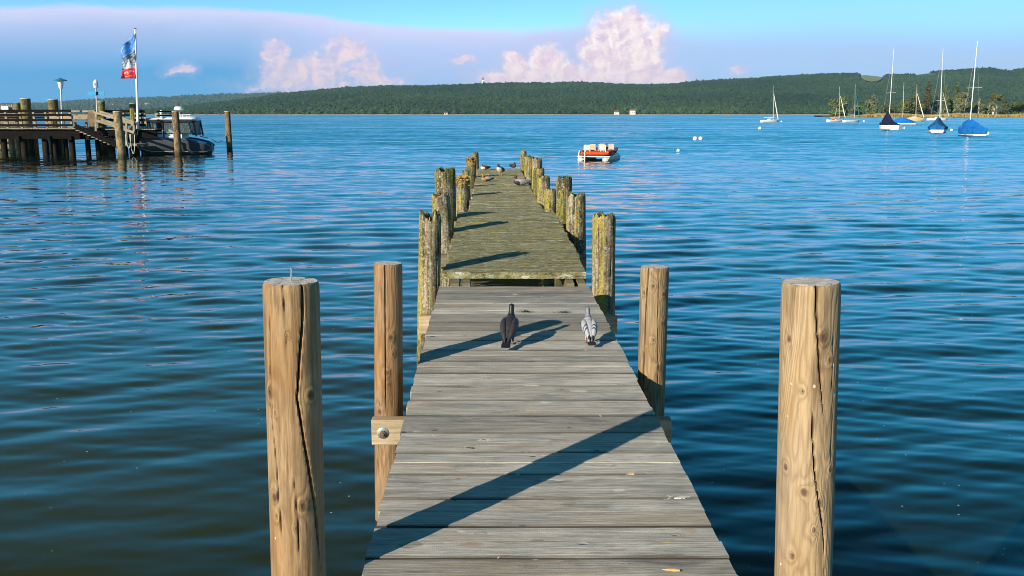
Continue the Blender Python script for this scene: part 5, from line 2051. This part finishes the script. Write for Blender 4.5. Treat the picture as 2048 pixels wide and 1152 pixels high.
def banner_mat():
    m, g, b = newmat('printed_banner')
    uv = g.n('Attribute', attribute_name='fuv').outputs['Vector']
    s = g.n('SeparateXYZ')
    g.put(s.inputs[0], uv)
    u, v = s.outputs[0], s.outputs[1]
    nz = g.noise(g.scl(uv, 3.0, 9.0, 1), 1.0, 3, .6, .6)
    sky_ = g.mix(g.mapr(nz, .50, .70), (.012, .16, .50), (.45, .55, .72))
    ship = g.mix(g.mapr(g.noise(g.scl(uv, 2.2, 14, 1), 1.3, 3), .44, .66), (.025, .045, .09), (.36, .43, .56))
    c = g.mix(g.mapr(v, .66, .60, 0, 1), sky_, ship)
    wake = g.m('MULTIPLY', g.m('LESS_THAN', g.m('ABSOLUTE', g.m('SUBTRACT', u, g.m('ADD', .42, g.m('MULTIPLY', v, .35)))), g.mapr(v, .50, .26, .01, .20)), g.m('LESS_THAN', v, .50))
    c = g.mix(wake, c, (.78, .78, .82))
    edge_ = g.m('ADD', .255, g.m('MULTIPLY', g.m('SINE', g.m('MULTIPLY', u, 5)), .018))
    red = g.m('LESS_THAN', v, edge_)
    c = g.mix(red, c, (.58, .018, .035))
    # rows of small white lettering, too small to read
    tx = g.m('GREATER_THAN', g.noise(g.scl(uv, 26, 1, 1), 1.0, 1), .44)
    for (v0, a, b_) in ((.190, .14, .86), (.160, .10, .90), (.118, .42, .62)):
        row = g.m('LESS_THAN', g.m('ABSOLUTE', g.m('SUBTRACT', v, v0)), .0085)
        row = g.m('MULTIPLY', row, g.m('MULTIPLY', g.m('GREATER_THAN', u, a), g.m('LESS_THAN', u, b_)))
        c = g.mix(g.m('MULTIPLY', g.m('MULTIPLY', row, tx), .8), c, (.8, .7, .72))
    row = g.m('MULTIPLY', g.m('LESS_THAN', g.m('ABSOLUTE', g.m('SUBTRACT', v, .062)), .006), g.m('MULTIPLY', g.m('GREATER_THAN', u, .2), g.m('LESS_THAN', u, .8)))
    c = g.mix(row, c, (.75, .45, .10))
    g.put(b.inputs['Base Color'], c)
    b.inputs['Roughness'].default_value = .75
    return m


# outline of the cloth from hoist (right) to fly (left)
vs, fs, uvs = [], [], []
nu, nv = 16, 30
for j in range(nv + 1):
    v = j / nv
    for i in range(nu + 1):
        u = i / nu                               # 0 fly, 1 hoist
        # hoist edge runs from (272,157) to (269.5,66); fly edge from (241.5,157) up to (241.5,96) then slopes to the hoist
        px_h, py_h = 272 - 2.2 * v, 157 - 91 * v
        py_f = 157 - 61 * v
        px_f = 241.5 + 1.5 * math.sin(v * 6)
        px = px_f + (px_h - px_f) * u
        py = py_f + (py_h - py_f) * (u ** 1.15)
        Yc = Y - .06 + (1 - u) * .25 * math.sin(u * 7 + v * 2.4) + .05 * math.sin(v * 13 + u * 5)
        p_ = local(t, at(px, py, Y))
        vs.append((p_.x, p_.y + (Yc - Y), p_.z))
        uvs.append((u, v, 0))
for j in range(nv):
    for i in range(nu):
        k = j * (nu + 1) + i
        fs.append((k, k + 1, k + nu + 2, k + nu + 1))
o = link_mesh('banner', vs, fs, banner_mat(), t)
a = o.data.attributes.new('fuv', 'FLOAT_VECTOR', 'POINT')
a.data.foreach_set('vector', [c for q in uvs for c in q])
md = o.modifiers.new('cloth', 'SOLIDIFY'); md.thickness = .006

# ------------------------------------------------------------------ motorboat
M_hulld = simple('dark_painted_hull', (.045, .052, .056), .6, .0, .3, 2)
M_rub = simple('blue_grey_gunwale', (.06, .12, .25), .4, .2, .2, 2)
M_roof_b = simple('cabin_roof_white', (.80, .82, .85), .35, 0, .06, 3)
M_frame = simple('black_window_frame', (.015, .016, .018), .4)
m_, g, b = newmat('cabin_glass')
b.inputs['Base Color'].default_value = (.35, .45, .45, 1)
b.inputs['Transmission Weight'].default_value = .85
b.inputs['Roughness'].default_value = .02
b.inputs['IOR'].default_value = 1.1
M_glass = m_
YM = 57.5
mk = YM / F
bx = at(349, 304, YM)
t = empty('motorboat', (bx.x, YM, 0), 'dark hulled motorboat with a glazed cabin moored at the landing stage', 'motorboat', None, math.radians(4))
# stations along x: bow at the left; (x, half beam, gunwale z, keel z)
st = [(-2.30, .42, .98, .92), (-2.12, .62, .98, .62), (-1.85, .80, .96, .25), (-1.5, .95, .93, -.08), (-1.0, 1.04, .92, -.28), (-.3, 1.08, .94, -.32), (.5, 1.08, .92, -.30), (1.2, 1.06, .84, -.28), (1.75, 1.0, .72, -.22), (2.1, .88, .60, -.12), (2.3, .55, .50, .10)]
st = [(x * (.92 if x > 0 else 1), a, b, c) for (x, a, b, c) in st]
st = crom(st, 3)
vs, fs, fm = [], [], []
for (x, hb, zg, zk) in st:
    zc = zk + (zg - zk) * .35
    ring = [(-1.0, zg), (-.99, zg - .10), (-.95, zk + (zg - zk) * .55), (-.80, zc), (-.35, zk + (zg - zk) * .08), (0, zk)]
    ring = ring + [(-u, z) for (u, z) in ring[-2::-1]]
    vs += [(x, u * hb, z) for (u, z) in ring]
q = 11
for i in range(len(st) - 1):
    for j in range(q - 1):
        fs.append((i * q + j, i * q + j + 1, (i + 1) * q + j + 1, (i + 1) * q + j)); fm.append(0)
fs.append(tuple(range(q))); fm.append(0)
fs.append(tuple((len(st) - 1) * q + j for j in range(q))[::-1]); fm.append(0)
link_mesh('hull', vs, fs, M_hulld, t, True, fm)
dv_ = []
for (x, hb, zg, zk) in st:
    dv_ += [(x, -hb, zg - .03), (x, hb, zg - .03)]
link_mesh('deck', dv_, [(i * 2, i * 2 + 1, i * 2 + 3, i * 2 + 2) for i in range(len(st) - 1)], M_rub, t)
for s in (-1, 1):
    MB().tube([(x, s * hb * 1.01, zg) for (x, hb, zg, zk) in st], [.05] * len(st), 8).build('gunwale', M_rub, t)
    MB().tube([(x, s * hb * 1.0, zk + (zg - zk) * .42) for (x, hb, zg, zk) in st[4:]], .018, 6).build('rubbing_strake', M_pole, t)
MB().beam((-2.28, -.36, .95), (-1.50, -.16, -.04), .05, .20).build('bow_fender', M_mw, t, False)
MB().beam((-2.22, .0, .86), (-1.75, .0, .15), .5, .06).build('bow_plate', M_pole, t, False)


def mx(px):
    return (px - 349) * mk


def mz(py):
    return (304 - py) * mk


cw = .80
c = MB()
c.box(((mx(287) + mx(372)) / 2, 0, (mz(272) + mz(259)) / 2), (mx(372) - mx(287), cw * 2, mz(259) - mz(272)))
cab = c.build('cabin_base', M_roof_b, t, False)
c = MB()
c.loft([(mx(290), 0, mz(235.5), cw * 1.0, .05), (mx(300), 0, mz(235.5), cw * 1.04, .10), (mx(345), 0, mz(235), cw * 1.05, .13), (mx(385), 0, mz(234.5), cw * 1.05, .15), (mx(397), 0, mz(236), cw * .95, .12), (mx(401), 0, mz(238), cw * .7, .05)], 18, 4, 0, Vector((0, 1, 0)))
rf = c.build('roof', M_roof_b, t)
c = MB()
for s in (-1, 1):
    for (a_, b_) in [((292, 240), (290, 263)), ((311, 240), (317, 268)), ((317, 240), (318, 270)), ((336, 240), (338, 270)), ((359, 240), (367, 263)), ((364, 240), (369, 263)), ((386, 240), (391, 264)), ((396, 240), (400, 268))]:
        c.tube([(mx(a_[0]), s * cw, mz(a_[1])), (mx(b_[0]), s * cw, mz(b_[1]))], .05, 6)
    c.tube([(mx(291), s * cw, mz(240.5)), (mx(397), s * cw, mz(240))], .05, 6)
    c.tube([(mx(291), s * cw, mz(262.5)), (mx(400), s * cw, mz(263))], .035, 6)
c.box((mx(394), 0, mz(253)), (.12, cw * 1.9, .75))
c.build('cabin_frame', M_frame, t)
for s in (-1, 1):
    for (a_, b_) in [(293, 313), (339, 361), (367, 388)]:
        MB().box(((mx(a_) + mx(b_)) / 2, s * cw, mz(251.5)), (mx(b_) - mx(a_), .012, .60)).build('window', M_glass, t, False)
MB().box((mx(327), .2, mz(253)), (.46, cw * 1.1, .80)).build('bulkhead', M_frame, t, False)
MB().box((mx(350), .1, mz(263)), (.5, .5, .55)).build('helm_seat', M_roof_b, t, False)
rt = mz(231)
c = MB()
c.tube([(mx(362), 0, rt - .05), (mx(362), 0, mz(219))], .035, 8)
rm = c.build('radar_mast', M_whitep, rf)
MB().tube([(mx(362), 0, mz(218)), (mx(362), 0, mz(216.5)), (mx(362), 0, mz(212.5)), (mx(362), 0, mz(210.5))], [.20, .27, .25, .18], 18).build('radar_dome', M_whitep, rm)
MB().tube([(mx(363), 0, mz(210.5)), (mx(363), 0, mz(203))], [.02, .02], 6).build('antenna', M_frame, rm)
c = MB().tube([(mx(327.5), 0, rt - .04), (mx(327.5), 0, mz(226))], .05, 10)
c.sphere((mx(327.5), 0, mz(221.5)), .085, 12, 8, 0, (1, 1, 1.5))
c.build('searchlight', M_whitep, rf)
MB().box((mx(319), 0, mz(228)), (.16, .2, .25)).build('horn_box', M_lw, rf, False)
c = MB()
for s in (-.5, .5):
    c.tube([(mx(358), s, mz(227)), (mx(388), s, mz(226))], .015, 6)
    for px in (360, 373, 387):
        c.tube([(mx(px), s, mz(226.5)), (mx(px), s, mz(231))], .012, 5)
c.build('roof_rail', M_whitep, rf)
c = MB()
for px in (302, 308, 337):
    c.tube([(mx(px), -.95, mz(271)), (mx(px), -.95, mz(256))], .022, 6)
c.build('grab_rail', M_whitep, t)
MB().box((mx(418), 0, mz(291)), (.3, .4, .55)).build('outboard_motor', M_frame, t, False)
c = MB()
c.tube([(mx(400), 0, mz(268)), (mx(408), 0, mz(270)), (mx(416), 0, mz(272))], .03, 6)
c.build('stern_cleat', M_pole, t)

# mooring ropes
pA, pB = at(422, 277, YM), at(453, 268, 63.3)
pts = [pA.lerp(pB, i / 12) - Vector((0, 0, .35 * math.sin(math.pi * i / 12))) for i in range(13)]
tag(MB().tube(pts, .018, 6).build('mooring_rope', M_rope), 'thin rope slung from the motorboat stern to the lone post', 'rope')
a, b = at(262, 268, YF), at(272, 268, YF)
for k, (dx, dz, lb) in enumerate([(0, 1.05, 'long white rope loop hanging by the motorboat bow'), (-.18, .75, 'shorter yellowish rope loop hanging beside the gangway foot')]):
    pts = [Vector((a.x + dx + (b.x - a.x) * i / 12, YF - .2 - .1 * k, a.z - dz * math.sin(math.pi * i / 12) ** .6)) for i in range(13)]
    tag(MB().tube(pts, .02, 6).build('rope_loop', M_rope), lb, 'rope')

# ------------------------------------------------------------------ air
HZ = simple('unused', (0, 0, 0))
bpy.data.materials.remove(HZ)
m_ = bpy.data.materials.new('haze_air')
m_.use_nodes = True
nt = m_.node_tree
nt.nodes.clear()
g = G(nt)
out = g.n('OutputMaterial')
pv = g.n('VolumePrincipled')
pv.inputs['Color'].default_value = (.42, .72, .95, 1)
pv.inputs['Density'].default_value = 6e-5
pv.inputs['Anisotropy'].default_value = .0
nt.links.new(pv.outputs[0], out.inputs['Volume'])
o = MB().box((0, 2900, 90), (14000, 7800, 190 + 4)).build('haze', m_, None, False)
tag(o, 'thin blue summer haze over the lake', None, None, 'stuff')
